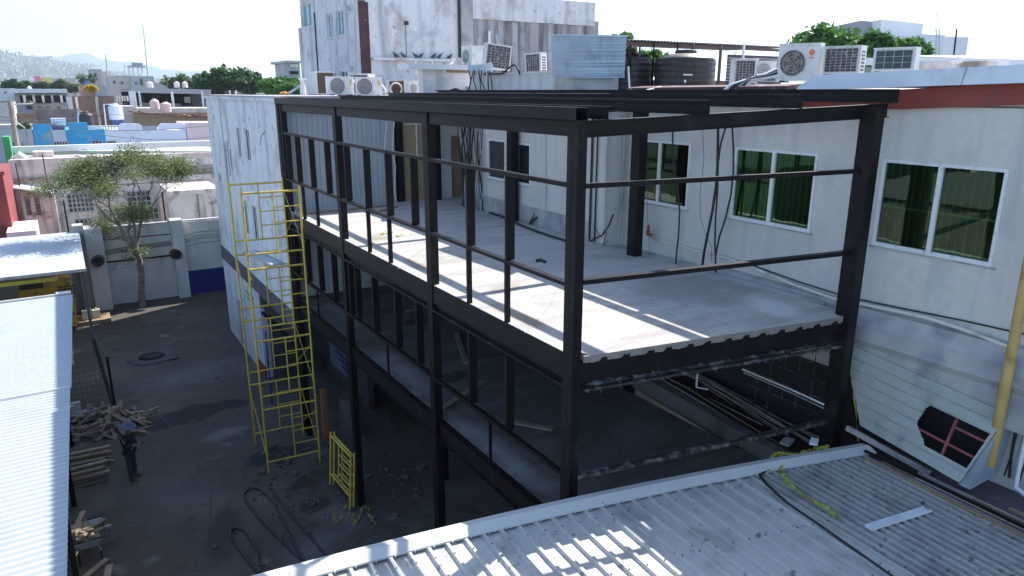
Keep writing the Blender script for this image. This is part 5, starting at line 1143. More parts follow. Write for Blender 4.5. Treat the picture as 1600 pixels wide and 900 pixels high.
# first brick mesh was built relative to its parent: recentre
off_ = parent_loc(BR)
for v in bme.vertices: v.co += off_
tubething('tank_pipe', 'white thin pipe with a valve before the hidden black tank', 'pipe', path_px([(982, 104), (983, 125), (984, 143)], x=11.5), .025, WHITE, 5)
for i, (px, py) in enumerate(((1010, 140), (1100, 141))): tubething('roof_cable', ['pale pipes crossing the roof edge left of the emblem tank', 'pale pipes crossing the roof edge right of the emblem tank'][i], 'pipe', path_px([(px, py+2), (px+20, py-3), (px+45, py-1), (px+70, py+3)], y=12), .03, CREAM, 5)

#%% ================================================================ neighbours across the yard, seen mirrored in the green windows
for lab_, x0_, x1__, y0_, y1_, z_, m_ in (('wide grey tin roofed warehouse across the yard, mirrored in the green windows', -34, -15, 8, 26, 5.5, BAND), ('dark green walled hall across the yard behind the white shed', -36, -13.5, 28, 52, 6.5, mat('hall_green', (.04, .07, .045), .9)), ('pale ribbed roof hall far across the yard', -60, -38, 10, 40, 5, ROOFW), ('brown brick block far across the yard', -64, -38, 44, 70, 8, BRICKB), ('low dark yard wall left of the white shed', -14.4, -14, 2, 60, 2.6, GREYR)):
    tag(MB().box(x0_, x1__, y0_, y1_, 0, z_).box(x0_-.3, x1__+.3, y0_-.3, y1_+.3, z_, z_+.15).build('warehouse' if z_ > 3 else 'yard_wall', m_), lab_, 'building' if z_ > 3 else 'wall')

#%% tower block behind
TW = empty('tower_block', (11, 30, 0), 'tall weathered white block with two twin windows and a maroon corner strip', 'building')
def P11(px, py): return at(px, py, x=11.15)
T0 = 16.0
m = MB()
tw = [(36.2, 38.2, 12.9, 14.85), (32.55, 33.65, 13.1, 14.5), (33.9, 35.1, 13.1, 14.5)]
def rct(a, b): 
    p, q = P11(*a), P11(*b); return (min(p.y, q.y), max(p.y, q.y), min(p.z, q.z), max(p.z, q.z))
tw = [rct((470, 9), (489, 40)), rct((509, 23), (521, 58)), rct((524, 19), (538, 55)), rct((542, 9), (549, 17)), rct((547, 103), (554, 112)), rct((518, 112), (526, 122)), rct((530, 111), (543, 122))]
tw = [(t[0], t[1], t[2], t[3]) for t in tw]
ys = sorted(set([30.0, 38.3]+[v for h in tw for v in h[:2]]))
for a, b in zip(ys, ys[1:]):
    hh = sorted([(h[2], h[3]) for h in tw if h[0] <= a+1e-4 and h[1] >= b-1e-4]); z = 0
    for l, h in hh: m.box(11.15, 11.4, a, b, z, l); z = h
    m.box(11.15, 11.4, a, b, z, T0)
m.build('wall', WALLT, TW)
for k, h in enumerate(tw):
    f = MB(); a, b, l, u = h; x0, x1 = 11.22, 11.28; t = .05
    f.box(x0, x1, a, b, l, l+t); f.box(x0, x1, a, b, u-t, u); f.box(x0, x1, a, a+t, l+t, u-t); f.box(x0, x1, b-t, b, l+t, u-t); f.box(x0, x1, (a+b)/2-.03, (a+b)/2+.03, l+t, u-t)
    f = f.build('window_frame', FRAME, TW); MB().box(11.29, 11.3, a, b, l, u).build('pane', GLASSB if k < 3 else GLASSD, f)
    MB().box(11.1, 11.3, a-.04, b+.04, l-.06, l-.005).build('sill', WALLT, f)
zl = P11(480, 42).z; MB().box(11.0, 11.15, 36.6, 38.35, zl-3.6, zl).build('wall_panel', WALLT, TW)
y_ = P11(497, 100).y; MB().box(11.1, 11.15, y_-.04, y_+.04, 10.7, P11(491, 20).z).build('downpipe', PLASTIC, TW)
MB().box(11.13, 11.42, 29.92, 30.0, 10.7, 14.6).build('maroon_strip', MAROON, TW); MB().box(11.42, 11.56, 29.96, 30.01, 10.7, 14.55).build('maroon_strip', MAROON, TW)
xa, xb, xc, xd = at(560, 60, y=30).x, at(719, 60, y=30).x, at(737, 60, y=30).x, at(930, 40, y=30).x
MB().box(11.42, xb, 30.0, 30.3, 0, T0).build('wall', WALLT, TW)
MB().box(xb, xc, 29.85, 30.3, 0, T0).build('pilaster', LEDGE, TW)
MB().box(xc, xd, 30.05, 30.3, 0, at(800, 33, y=30).z).build('wall', WALLS, TW)
zp = at(800, 33, y=30).z; zpt = at(900, 2, y=30).z
MB().box(xc, xd-.05, 29.98, 30.3, zp, zpt).build('parapet', WALLT, TW)
for px in (803, 859): x = at(px, 60, y=30).x; MB().box(x-.14, x+.14, 29.9, 30.1, 0, zp-.05).build('pilaster', LEDGE, TW)
MB().box(xd-.05, xd+.3, 30.1, 31, 0, at(935, 33, y=30).z).build('pilaster', LEDGE, TW)
MB().box(11.5, 23.4, 38, 38.3, 0, T0).build('wall', WALLT, TW)
x = xb-.12; MB().box(x, x+.08, 29.9, 29.97, 10.7, T0).build('downpipe', PLASTIC, TW)
zl = at(640, 91, y=29.7).z; MB().box(11.6, xb, 29.75, 30.0, zl-.10, zl).build('ledge', WALLT, TW)
m = MB(); m.tube([at(635, 90, y=29.9), at(634, 40, y=29.9)], .015, 4); m.cbox(at(635, 36, y=29.9), .16, .1, .16); m.build('wall_wire', PLASTIC, TW)
for k in range(3):
    x = at(650+k*26, 99, y=29.6).x; MB().box(x-.03, x+.03, 29.6, 29.66, zl-.7, zl-.1).build('bracket', FRAME, TW)
# pigeons on the ledge
plab = ['leftmost pigeon on the ledge, leaning forward', 'second pigeon from the left on the ledge', 'third pigeon from the left, close beside another', 'fourth pigeon from the left, paired with the third', 'fifth pigeon from the left on the ledge', 'sixth pigeon from the left on the ledge', 'rightmost pigeon on the ledge by the pipe']
for i, (px, s_) in enumerate(((619, -1), (631, -1), (650, -1), (657, 1), (677, 1), (686, 1), (702, 1))):
    c = at(px, 87, y=29.85); c.z = zl+.11; m = MB(); n = 8
    prof = [(x*.75, r*.75, z*.9) for x, r, z in [(-.20, .01, -.06), (-.12, .035, -.04), (-.04, .08, -.01), (.05, .09, .02), (.11, .06, .07), (.14, .035, .11), (.17, .04, .14), (.20, .02, .14), (.23, .005, .13)]]
    m.tube([c+Vector((s_*x, 0, z)) for x, r, z in prof], .05, n, rs=[r for x, r, z in prof])
    for lx in (-.02, .03): m.tube([c+Vector((s_*lx, 0, -.05)), c+Vector((s_*lx, 0, -.11))], .008, 4)
    tag(m.build('pigeon', mat('pigeon_grey', (.07, .07, .08), .7, .4, 9)), plab[i], 'pigeon', 'pigeons on the ledge')

#%% ================================================================ NEIGHBOURHOOD (left distance)
HAZEG = mat('hazy_grey', (.34, .35, .37), .9, .1, .1)
def block(label, px0, px1, py, Y, depth, m_, cat='building', name='house', z0=0, group=None, parapet=True, thick=None, py1=None):
    a = at(px0, py, y=Y); b = at(px1, py if py1 is None else py1, y=Y)
    r = empty(name, (a.x, Y, z0), label, cat, group)
    m = MB(); m.hexa([(a.x, Y, z0), (b.x, Y, z0), (b.x, Y+depth, z0), (a.x, Y+depth, z0), (a.x, Y, a.z), (b.x, Y, b.z), (b.x, Y+depth, b.z), (a.x, Y+depth, a.z)]); m.build('wall', m_, r)
    if parapet: MB().box(a.x-.05, b.x+.05, Y-.06, Y+.12, min(a.z, b.z)-.0, max(a.z, b.z)+.08).build('coping', LEDGE if m_ in (BLUE, LILAC) else m_, r)
    return r
def pwin(r, px0, px1, py0, py1, Y, grid=(2, 2), fm=FRAME, gm=GLASSD, proud=.04, arch=False):
    a, b = at(px0, py0, y=Y), at(px1, py1, y=Y); x0, x1, z0, z1 = a.x, b.x, b.z, a.z; t = min(.08, (x1-x0)*.07)
    fr = MB()
    for k in range(grid[0]+1): x = x0+(x1-x0-t)*k/grid[0]; fr.box(x, x+t, Y-proud, Y-.004, z0, z1)
    for k in range(grid[1]+1): z = z0+(z1-z0-t)*k/grid[1]; fr.box(x0+.004, x1-.004, Y-proud+.004, Y-.008, z, z+t)
    f = fr.build('window', fm, r); p = MB()
    if arch:
        n = 14; cx = (x0+x1)/2; R = (x1-x0)/2; pts = [(x0, z0), (x1, z0)]+[(cx+R*math.cos(math.pi*k/n), z1-R+R*math.sin(math.pi*k/n)) for k in range(n+1)]; p.prism(pts, 'y', Y-.012, Y-.002)
    else: p.box(x0+t/2, x1-t/2, Y-.012, Y-.002, z0+t/2, z1-t/2)
    p.build('pane', gm, f); return f
# red house corner at the left edge
r = empty('red_house', (-3.5, 52, 0), 'bright red house wall at the far left edge', 'building')
rx = at(13, 300, y=52).x; MB().box(rx-6, rx, 50, 58, 0, 6.4).build('wall', mat('red_paint', (.25, .05, .05), .8, .12, 1), r); MB().box(rx-6, rx+.1, 49.9, 50.3, 6.4, 6.6).build('coping', RED, r)
MB().box(rx-.2, rx+1.2, 48, 52, 0, 3.4).build('lower_wall', PINK2, r)
# pink row
Y = 60
PK = block('faded pink old townhouse with stained cornice behind the tree', 14, 340, 252, Y, 5, PINK, py1=245)
MB().box(at(14, 275, y=Y).x, at(340, 272, y=Y).x, Y-.25, Y, at(100, 279, y=Y).z, at(100, 275, y=Y).z).build('cornice', mat('stained_cornice', (.26, .19, .16), .9, .4, 2, dirt=((.5, .42, .36), .3, 3)), PK)
MB().box(at(14, 275, y=Y).x, at(340, 272, y=Y).x, Y-.18, Y-.002, at(100, 292, y=Y).z, at(100, 284, y=Y).z).build('cornice', CREAM, PK)
xp0 = at(128, 262, y=Y).x; MB().box(xp0, at(340, 262, y=Y).x, Y-.04, Y-.003, at(200, 272, y=Y).z, at(200, 249.5, y=Y).z).build('parapet_panel', CREAM, PK)
MB().box(at(262, 262, y=Y).x, at(340, 262, y=Y).x, Y-.07, Y-.042, at(300, 272, y=Y).z, at(300, 258, y=Y).z).build('stained_panel', mat('black_stain', (.34, .31, .27), .9, .3, 1, dirt=((.10, .09, .085), .4, 1.2)), PK)
xl, xr = at(30, 320, y=Y).x, at(262, 320, y=Y).x; MB().box(xl, xr, Y-.10, Y-.003, 0, at(100, 294, y=Y).z).build('lower_wall', CREAM, PK)
pwin(PK, 103, 148, 303, 330, Y-.12, (6, 4), GREYR); pwin(PK, 196, 238, 299, 322, Y-.12, (5, 3), GREYR); pwin(PK, 200, 250, 327, 342, Y-.12, (6, 2), GREYR); pwin(PK, 116, 146, 342, 352, Y-.12, (4, 1), GREYR)
r = block('cream porch with slatted green window and tin canopy', 30, 84, 293, 57.5, 2.4, CREAM, py1=300, parapet=False, name='porch')
MB().hexa([tuple(at(px, py, y=yy)) for px, py, yy in ((18, 295, 56.6), (86, 304, 56.6), (86, 299, 58.6), (18, 290, 58.6))]+[tuple(at(px, py, y=yy)+Vector((0, 0, .08))) for px, py, yy in ((18, 295, 56.6), (86, 304, 56.6), (86, 299, 58.6), (18, 290, 58.6))]).build('canopy', ROOFM, r)
pwin(r, 37, 51, 303, 336, 57.5, (1, 7), mat('grey_green', (.30, .33, .29), .7)); pwin(r, 52, 66, 304, 336, 57.5, (1, 7), MATS['grey_green'])
r = block('white blockwork wall with a grey tin roof left of the tall white building', 262, 345, 301, 54, 4, CREAM, name='outbuilding')
MB().box(at(262, 300, y=54).x, at(345, 300, y=54).x, 54.1, 59, at(300, 299, y=54).z+.02, at(300, 299, y=54).z+.1).build('roof', ROOFM, r)
x = at(309, 320, y=54).x; MB().box(x, x+.07, 53.9, 53.99, 0, at(309, 303, y=54).z).build('downpipe', BROWN, r)
x = at(297, 330, y=54).x
for i, (px, py) in enumerate(((99, 313), (253, 300))):
    p = at(px, py, y=55); tag(MB().tube([(p.x, 55, 0), (p.x, 55, p.z)], .05, 6).build('clothes_post', STEEL), ['thin dark post in front of the cream porch', 'thin dark post right of the barred windows'][i], 'post')
for i, (pa, pb) in enumerate((((24, 255), (33, 300)), ((66, 240), (76, 297)))):
    a, b = at(*pa, y=58), at(*pb, y=58); tag(MB().tube([a, b], .035, 4).build('overhead_wire', CABLE), ['dark service wire down the pink wall, left one', 'dark service wire down the pink wall, right one'][i], 'wire')
# white flat roof with a translucent skirt
r = block('long white flat roof edge with pale green sheeting behind the pink house', 18, 345, 236, 68, 6, mat('pale_sheet', (.50, .60, .58), .6, .06, 1), py1=236, parapet=False, name='warehouse')
a, b = at(18, 238, y=67.9), at(345, 232, y=67.9); MB().box(a.x, b.x, 67.6, 68.2, a.z-.05, a.z+.42).build('roof_edge', FRAME, r)
r = block('white ribbed wall section of the warehouse behind the tree', 125, 190, 244, 66, 1.5, FRAME, name='rib_wall', parapet=False, cat='wall')
a = at(55, 238, y=64); r = empty('beige_tank_box', tuple(a), 'beige concrete tank box on the pink house roof', 'tank'); MB().box(at(52, 245, y=63).x, at(84, 245, y=63).x, 63, 64.5, 5.4, at(70, 237, y=63).z).build('body', CREAM, r)
r = block('stepped brown concrete pier on the pink house parapet', 117, 124, 242, 60.5, .6, LEDGE, name='parapet_pier', parapet=False, cat='pier')
a, b, c = at(16, 249, y=62), at(42, 249, y=62), at(28, 240, y=62)
tag(MB().prism([(a.x, a.z), (b.x, a.z), (c.x, c.z)], 'y', 62, 64.5).build('tin_gable', ROOFM), 'small tin gable roof on the left end of the pink house', 'roof')
# blue, lilac, pink, grey fronts
Y = 80
BH = block('turquoise painted house with peeling stepped parapet', 50, 163, 203, Y, 7, BLUE, parapet=False)
for a_, b_, t_ in ((50, 79, 194), (106, 136, 191.5)): p, q = at(a_, t_, y=Y), at(b_, t_, y=Y); MB().box(p.x, q.x, Y-.01, Y+.3, at(60, 203, y=Y).z-.2, p.z).build('parapet', BLUE, BH)
p, q = at(80, 196, y=Y), at(106, 230, y=Y); MB().box(p.x, q.x, Y-.05, Y-.012, 0, at(90, 203, y=Y).z).build('facade_panel', mat('pale_panel', (.52, .53, .58), .9, .1, 1, dirt=((.36, .30, .26), .3, 1.2)), BH); MB().box(p.x, q.x, Y-.06, Y-.02, at(90, 203, y=Y).z, p.z).build('fascia_panel', mat('purple_panel', (.10, .09, .20), .8), BH)
pwin(BH, 83, 108, 221, 233, Y-.05, (5, 2), GREYR); pwin(BH, 143, 162, 219, 236, Y, (3, 2), GREYR, arch=True)
m = MB()
for k in range(10): x = at(137+k*4.5, 200, y=Y).x; m.box(x, x+.16, Y-.05, Y+.3, at(150, 203, y=Y).z, at(150, 199, y=Y).z)
m.build('balusters', FRAME, BH, kind='stuff')
p = at(137, 198.5, y=Y); q = at(184, 198.5, y=Y); MB().box(p.x, q.x, Y-.05, Y+.3, p.z, p.z+.1).build('baluster_rail', FRAME, BH)
LH = block('lilac white house with scalloped parapet beside the turquoise one', 163, 290, 203, Y+.05, 7, LILAC, parapet=False)
for a_, b_ in ((183, 223), (246, 290)):
    p, q = at(a_, 193, y=Y), at(b_, 193, y=Y); zb = at(200, 204, y=Y).z; R = .5
    pts = [(p.x, zb), (q.x, zb)]+[(q.x-R+R*math.cos(t), q.z-R+R*math.sin(t)) for t in [math.pi/2*k/5 for k in range(6)]]+[(p.x+R-R*math.sin(t), p.z-R+R*math.cos(t)) for t in [math.pi/2*k/5 for k in range(6)]]
    MB().prism(pts, 'y', Y+.0, Y+.3).build('parapet', LILAC, LH)
pwin(LH, 222, 246, 197, 203, Y, (8, 1), GREYR, GREYR); pwin(LH, 166, 184, 220, 236, Y, (3, 2), GREYR, arch=True)
r = block('pale pink house front between the lilac house and the tall building', 290, 345, 193, Y+.1, 7, PINK2); pwin(r, 293, 300, 224, 230, Y+.1, (1, 1)); pwin(r, 308, 328, 223, 229, Y+.1, (1, 1), GREYR, RED)
r = block('grey rendered house left of the turquoise house', -60, 50, 198, Y, 7, GREYR)
r = block('green painted gable at the left edge', 3, 14, 214, 66, 2, mat('green_paint', (.05, .30, .10), .8), parapet=False, cat='building')
UP = empty('utility_pole', tuple(at(27, 235, y=70)), 'leaning wooden utility pole in front of the grey house', 'utility pole')
a, b = at(28, 240, y=70), at(15, 158, y=70); a.z = 0; MB().tube([a, b], .2, 8, rs=[.22, .15]).build('pole', mat('pole_wood', (.30, .24, .19), .9), UP)
for s_ in (0, 1): p = b-Vector((0, 0, .3+s_*1.0)); MB().tube([p+Vector((-.2, 0, 0)), p+Vector((1.5-s_*.8, .3, .1-s_*.9))], .06, 5).build('bracket', GREYR, UP)
tubething('service_wire', 'overhead wires running left from the utility pole', 'wire', [b, b+Vector((-8, -3, -.8)), b+Vector((-18, -6, .2))], .035, CABLE, 4)
# roofs and walls behind
def simple(lab, px0, px1, py, Y, m_, dep=6, **k): return block(lab, px0, px1, py, Y, dep, m_, **k)
simple('brown rendered wall behind the turquoise house', 55, 122, 172, 94, PURP)
simple('dark brick wall left of the brown rendered wall', 2, 56, 183, 93, BRICKB, py1=178)
simple('broad brown brick gable wall with three bays', 108, 178, 151, 104, BRICKB)
for px in (119, 150): 
    p = at(px, 151, y=103.9); tag(MB().box(p.x-.15, p.x+.15, 103.8, 104.0, 0, p.z).build('concrete_pier', CREAM), f'thin concrete pier on the brown brick wall, {"left" if px < 130 else "right"} one', 'pier')
simple('grey wall with small openings under the white roofs', 52, 104, 163, 100, GREYR)
r = simple('low building with a long white roof edge on the left skyline', 22, 105, 146, 118, HAZEG, dep=10); p, q = at(22, 143, y=117), at(105, 143, y=117); MB().box(p.x, q.x, 116.5, 120, p.z-.15, p.z+.35).build('roof_edge', FRAME, r); pwin(r, 60, 100, 149, 158, 118, (5, 1), GREYR)
simple('white blank house at the left skyline edge', -70, 23, 139, 124, WHITE, dep=9)
simple('ochre brick house with tin roof by the pole', -30, 20, 160, 90, BEIGE)
simple('small white house front behind the brick gable', 104, 112, 152, 101, WHITE, name='white_pier')
simple('beige plastered block with rooftop boxes', 170, 205, 119, 152, BEIGE, dep=12)
r = simple('grey block with a dark doorway right of the beige block', 205, 240, 120, 150, GREYR, dep=10); pwin(r, 217, 225, 122, 134, 150, (1, 1)); pwin(r, 209, 215, 127, 133, 150, (2, 1))
r = empty('roof_turret', tuple(at(213, 120, y=151)), 'open concrete roof turret with a tank deck on the skyline', 'tower')
for px in (203, 209, 217, 223): p = at(px, 119, y=151); q = at(px, 103, y=151); MB().box(p.x-.15, p.x+.15, 151, 151.3, p.z, q.z).build('post', FRAME, r)
p, q = at(200, 105, y=150.8), at(227, 105, y=150.8); MB().box(p.x, q.x, 150.8, 153, p.z, p.z+.3).build('deck', GREYR, r); p, q = at(207, 101, y=150.9), at(223, 98, y=150.9); MB().box(p.x, q.x, 150.9, 152.6, p.z-.3, q.z).build('cabin', HAZEG, r)
# big open shed
SD = empty('open_shed', tuple(at(205, 168, y=122)), 'wide open-fronted dark shed with a grey roof beam and white columns', 'shed')
p, q = at(203, 137, y=122), at(326, 140, y=122); p2 = at(203, 168, y=122)
MB().hexa([(p.x, 121.6, p.z-.7), (q.x, 121.6, q.z-.7), (q.x, 122, q.z-.7), (p.x, 122, p.z-.7), (p.x, 121.6, p.z), (q.x, 121.6, q.z), (q.x, 122, q.z), (p.x, 122, p.z)]).build('roof_beam', HAZEG, SD)
MB().box(p.x, q.x, 122, 140, q.z-.3, q.z-.1).build('roof', GREYR, SD); MB().box(p.x, q.x, 139.8, 140, 0, q.z).build('back_wall', DARKM, SD); MB().box(p.x, q.x, 122, 140, 0, p2.z).build('floor', GREYR, SD); MB().box(q.x, q.x+.3, 122, 140, 0, q.z).build('side_wall', GREYR, SD)
for px, wd in ((207, .9), (218, .25), (269, .35), (316, .3)): x = at(px, 150, y=121.8).x; MB().box(x-wd/2, x+wd/2, 121.5, 121.8, 0, p.z-.5).build('column', FRAME, SD)
for px, py in ((293, 156), (228, 163), (275, 164)): c = at(px, py, y=126); MB().cbox(c, .9 if px == 293 else 1.4, .2, .9 if px == 293 else .4).build('crate', WHITE if px == 293 else GREYR, SD)
simple('white low roof in front of the open shed', 160, 345, 169, 108, mat('white_roof', (.62, .58, .55), .8), dep=8, parapet=False)
r = simple('rust roofed lean-to house with brown boards behind the lilac house', 210, 345, 178, 98, BROWN, dep=7, py1=184)
m = MB()
for k in range(9): a = at(212+k*14, 177+k*.6+jit(1), y=97.8); m.cbox(a, 1.5, .6, .12, jit(.2), jit(.2), jit(.2)+.1)
m.build('tin_scrap', mat('rust_tin', (.28, .13, .10), .8, .4, 2), r, kind='stuff')
simple('cream party wall beside the lilac water tank', 190, 212, 166, 99, BEIGE, dep=7, parapet=False)
# tanks
tank('black squat water tank behind the turquoise parapet', 125, 149, 174, 200, 86, dome=.2)
tank('small black water tank on a left roof', 41, 54, 157, 171, 96, dome=.15)
tank('lilac white water tank on a dark blue stand', 171, 194, 161, 187, 88, TANKW, dome=.22)
p, q = at(174, 187, y=88), at(192, 187, y=88); tag(MB().box(p.x, q.x, 87.4, 89, 0, p.z-.02).build('tank_stand', mat('stand_blue', (.05, .08, .22), .8)), 'dark blue masonry stand under the lilac water tank', 'stand')
tank('pale pink water tank with a small label, left of the pair', 235, 250, 154, 171, 104, TANKP, dome=.25); tank('pale pink water tank, right of the pair', 251, 269, 159, 175, 103, TANKP, dome=.2)
for i, (a_, b_) in enumerate(((228, 240), (272, 281), (285, 294))): tank(f'cream water tank on the skyline, {["left", "middle", "right"][i]} of three', a_, b_, 127, 137, 126, CREAM, dome=.2)
tank('white ball-shaped tank at the left skyline', 43, 50, 134, 142, 120, WHITE, dome=.4)
r = empty('roof_heater', tuple(at(90, 197, y=84)), 'white boxy solar heater on the turquoise house roof', 'heater'); p, q = at(79, 185, y=84), at(104, 196, y=84); MB().box(p.x, q.x, 84, 85, q.z, p.z).build('body', CREAM, r); MB().box(p.x, q.x, 83.9, 84, p.z-.25, p.z).build('top_rail', FRAME, r)
tubething('antenna_frame', 'white square pipe frame beside the lilac tank', 'pipe', [at(166, 200, y=87), at(162, 163, y=87), at(175, 163, y=87)], .07, FRAME, 5)
tubething('antenna_frame', 'thin white pipe beside the squat black tank', 'pipe', [at(122, 192, y=85), at(122, 172, y=85), at(128, 174, y=85)], .05, FRAME, 5)
for (lab_, wl) in (('broad brown brick gable wall with three bays', []), ('beige plastered block with rooftop boxes', [(176, 181, 126, 131), (188, 193, 127, 132)]), ('grey wall with small openings under the white roofs', [(58, 66, 166, 170), (72, 80, 166, 170), (88, 96, 166, 170)]), ('brown rendered wall behind the turquoise house', [(112, 117, 178, 184)]), ('white low roof in front of the open shed', []), ('grey rendered house left of the turquoise house', [(20, 25, 222, 229), (34, 37, 222, 228)]), ('white blank house at the left skyline edge', [(6, 11, 143, 146)])):
    o_ = [q for q in bpy.data.objects if q.get('label') == lab_][0]
    for w4 in wl: pwin(o_, *w4, o_.location.y, (2, 2), GREYR)
for i, (a_, b_, c_, d_) in enumerate(((30, 104, 149, 160), (180, 202, 150, 158))):
    p, q = at(a_, c_, y=99 if i == 0 else 119), at(b_, d_, y=99 if i == 0 else 119)
    tag(MB().box(p.x, q.x, p.y, p.y+.4, q.z, p.z).build('shaded_opening', DARKM), ['long dark open storey under the white roof on the left', 'dark gap beside the open shed'][i], 'opening')
    for k in range(5): x = p.x+(q.x-p.x)*(k+.5)/5; tag(MB().box(x-.12, x+.12, p.y-.2, p.y-.02, q.z, p.z).build('slim_column', CREAM), 'slim pale column in a dark open storey of the far houses', 'column', 'slim columns of the far houses')
rnd = random.Random(77)
for i in range(26):
    px = rnd.uniform(60, 320); Yd = rnd.choice((81, 95, 100, 105, 109)); py = {81: 201, 95: 176, 100: 168, 105: 158, 109: 170}[Yd]; p = at(px, py, y=Yd)
    m = MB()
    for k in range(rnd.choice((2, 3, 4))): m.box(p.x+k*.18, p.x+k*.18+.03, Yd, Yd+.03, p.z-1.2, p.z+rnd.uniform(.3, 1.0))
    tag(m.build('rebar_stub', BAND), 'thin reinforcing bars sticking up from a far roof edge', 'rebar', 'rebar stubs on the far roofs')
# skyline pieces
simple('pink painted far building on the skyline', 53, 63, 119, 520, mat('far_pink', (.75, .20, .32), .9), dep=30, parapet=False); simple('yellow striped far building on the skyline', 63, 80, 121, 520, mat('far_yellow', (.62, .52, .16), .9), dep=30, parapet=False)
simple('hazy blue grey apartment block far on the skyline', 140, 158, 108, 600, HAZEG, dep=30, parapet=False); simple('hazy pale block right of the far apartment block', 160, 172, 112, 560, BEIGE, dep=30, parapet=False)
simple('deep blue small far house between the palms', 130, 140, 123, 400, mat('far_blue', (.10, .16, .45), .9), dep=20, parapet=False); simple('blue grey roof slope under the blossom tree', 149, 172, 130, 190, HAZEG, dep=12, py1=136, parapet=False)
simple('orange shopfront under the blossom tree', 124, 146, 134, 200, mat('far_orange', (.62, .36, .22), .9, .3, .5), dep=12, parapet=False)
simple('long pale far hall on the skyline', 80, 118, 122, 480, BEIGE, dep=20, parapet=False)
simple('grey house with sloped roof right of the turret', 238, 262, 128, 158, HAZEG, dep=10, py1=134, parapet=False)
r = simple('unfinished concrete tower with open floors left of the white block', 449, 468, 97, 120, GREYR, dep=8, parapet=False)
for k, py in enumerate((103, 114)): p, q = at(453, py-3, y=119.9), at(466, py+2, y=119.9); MB().box(p.x, q.x, 119.8, 120, q.z, p.z).build('opening', DARKM if k else WHITE, r)
p, q = at(446, 98, y=119.5), at(470, 95, y=119.5); MB().box(p.x, q.x, 119, 129, p.z, q.z).build('roof_slab', GREYR, r)
for i, (px, p0, p1, Yd, rr_) in enumerate(((226, 35, 135, 320, .28), (165, 85, 118, 420, .5), (194, 98, 118, 500, .3))):
    a, b = at(px+5 if i == 0 else px+1, p1, y=Yd), at(px-3 if i == 0 else px, p0, y=Yd); a.z = 0
    tag(MB().tube([a, b], rr_, 4, rs=[rr_*1.4, rr_*.5]).build('radio_mast', mat('mast_grey', (.4, .42, .45), .8)), ['tallest thin radio mast above the turret', 'short latticed mast left of the turret', 'faint small mast between the other two'][i], 'mast')
# random low houses filling the plain
fl = [BEIGE, HAZEG, WHITE, BRICKB, PURP, CREAM, GREYR, BRICK]
rnd = random.Random(21)
for i in range(150):
    Yd = rnd.uniform(135, 1500)**1.0; px = rnd.uniform(-150, 470); p = at(px, 150, y=Yd); s_ = rnd.uniform(7, 14)
    if Yd < 240 and 195 < px < 330: continue
    hgt = rnd.uniform(3.5, 8.5); m = MB().box(p.x, p.x+s_, Yd, Yd+s_, 0, hgt); m.box(p.x+s_*.3, p.x+s_*.6, Yd+1, Yd+4, hgt, hgt+rnd.uniform(.8, 2.2))
    tag(m.build('low_house', fl[i % 8]), 'small flat-roofed house far out in the hazy city', 'house', 'low houses of the far city')
# dense leafy trees
def leafy(label, px0, px1, py0, py1, Y, m_, n, ls, seed, group='trees of the neighbourhood', nb=9, trunk=True, d=None):
    rnd = random.Random(seed); kw = dict(d=d) if d else dict(y=Y)
    a, b = at(px0, py1, **kw), at(px1, py0, **kw); cx, cy = (a.x+b.x)/2, (a.y+b.y)/2; z0, z1 = a.z, b.z; W = math.hypot(b.x-a.x, b.y-a.y)/2; H = (z1-z0)/2
    r = empty('tree', (cx, cy, 0), label, 'tree', group); dirx = Vector((b.x-a.x, b.y-a.y, 0)).normalized(); diry = Vector((-dirx.y, dirx.x, 0))
    t = MB(); t.tube([(cx, cy, 0), (cx+.1, cy, max(z0, z1-H*1.2))], .25*W/3, 7, rs=[W*.09, W*.05])
    blobs = []
    for k in range(nb):
        u = (k+.5)/nb*2-1+rnd.uniform(-.12, .12); zz = (z0+H*(rnd.uniform(.5, 1.25)*(1-.35*u*u)+.1)); rr_ = min(W*.36, H*.62)*rnd.uniform(.75, 1.2)
        c = Vector((cx, cy, zz))+dirx*(u*(W-rr_*.8))+diry*rnd.uniform(-.5, .5)*W*.8; c.z = min(c.z, z1-rr_*.75); blobs.append((c, rr_)); t.tube([(cx, cy, z0*.7 if z0 > 0 else 1), c], .1, 5, rs=[W*.03, W*.01])
    t.build('trunk', BARK, r); lm = MB()
    for _ in range(n):
        c, rr_ = rnd.choice(blobs); v = Vector((rnd.gauss(0, 1), rnd.gauss(0, 1), rnd.gauss(0, .8))).normalized()*rr_*(rnd.random()**.4)*rnd.uniform(.75, 1.3); p = c+v; s_ = ls*rnd.uniform(.6, 1.4)
        x = Vector((rnd.uniform(-1, 1), rnd.uniform(-1, 1), rnd.uniform(-.7, .7))).normalized()*s_; y = x.cross(Vector((rnd.uniform(-1, 1), rnd.uniform(-1, 1), rnd.uniform(-1, 1)))).normalized()*s_*.6
        lm.add([p-x, p+y, p+x, p-y], [(0, 1, 2, 3)])
    lm.build('crown', m_, r, kind='stuff'); return r
leafy('large dense dark ficus tree on the skyline right of the shed', 308, 412, 103, 150, 135, LEAFD, 9000, .42, 1, nb=16)
leafy('bright green tree between the dark ficus and the white block', 400, 470, 118, 152, 118, LEAFB, 6000, .36, 2, nb=10)
leafy('low yellow-green bush at the foot of the concrete tower', 432, 476, 124, 152, 100, LEAFB, 3500, .28, 3, nb=7)
leafy('sparse pale feathery tree behind the skyline tanks', 250, 312, 114, 140, 160, LEAFP, 3800, .35, 4, nb=9)
leafy('dark round tree group at the far left skyline', 4, 46, 124, 142, 260, LEAFD, 2600, .9, 5)
leafy('dark tree below the pink and yellow buildings', 46, 80, 128, 142, 300, LEAFD, 2200, .9, 6)
leafy('dark tree right of the yellow striped building', 80, 108, 125, 142, 290, LEAFD, 2200, .9, 7)
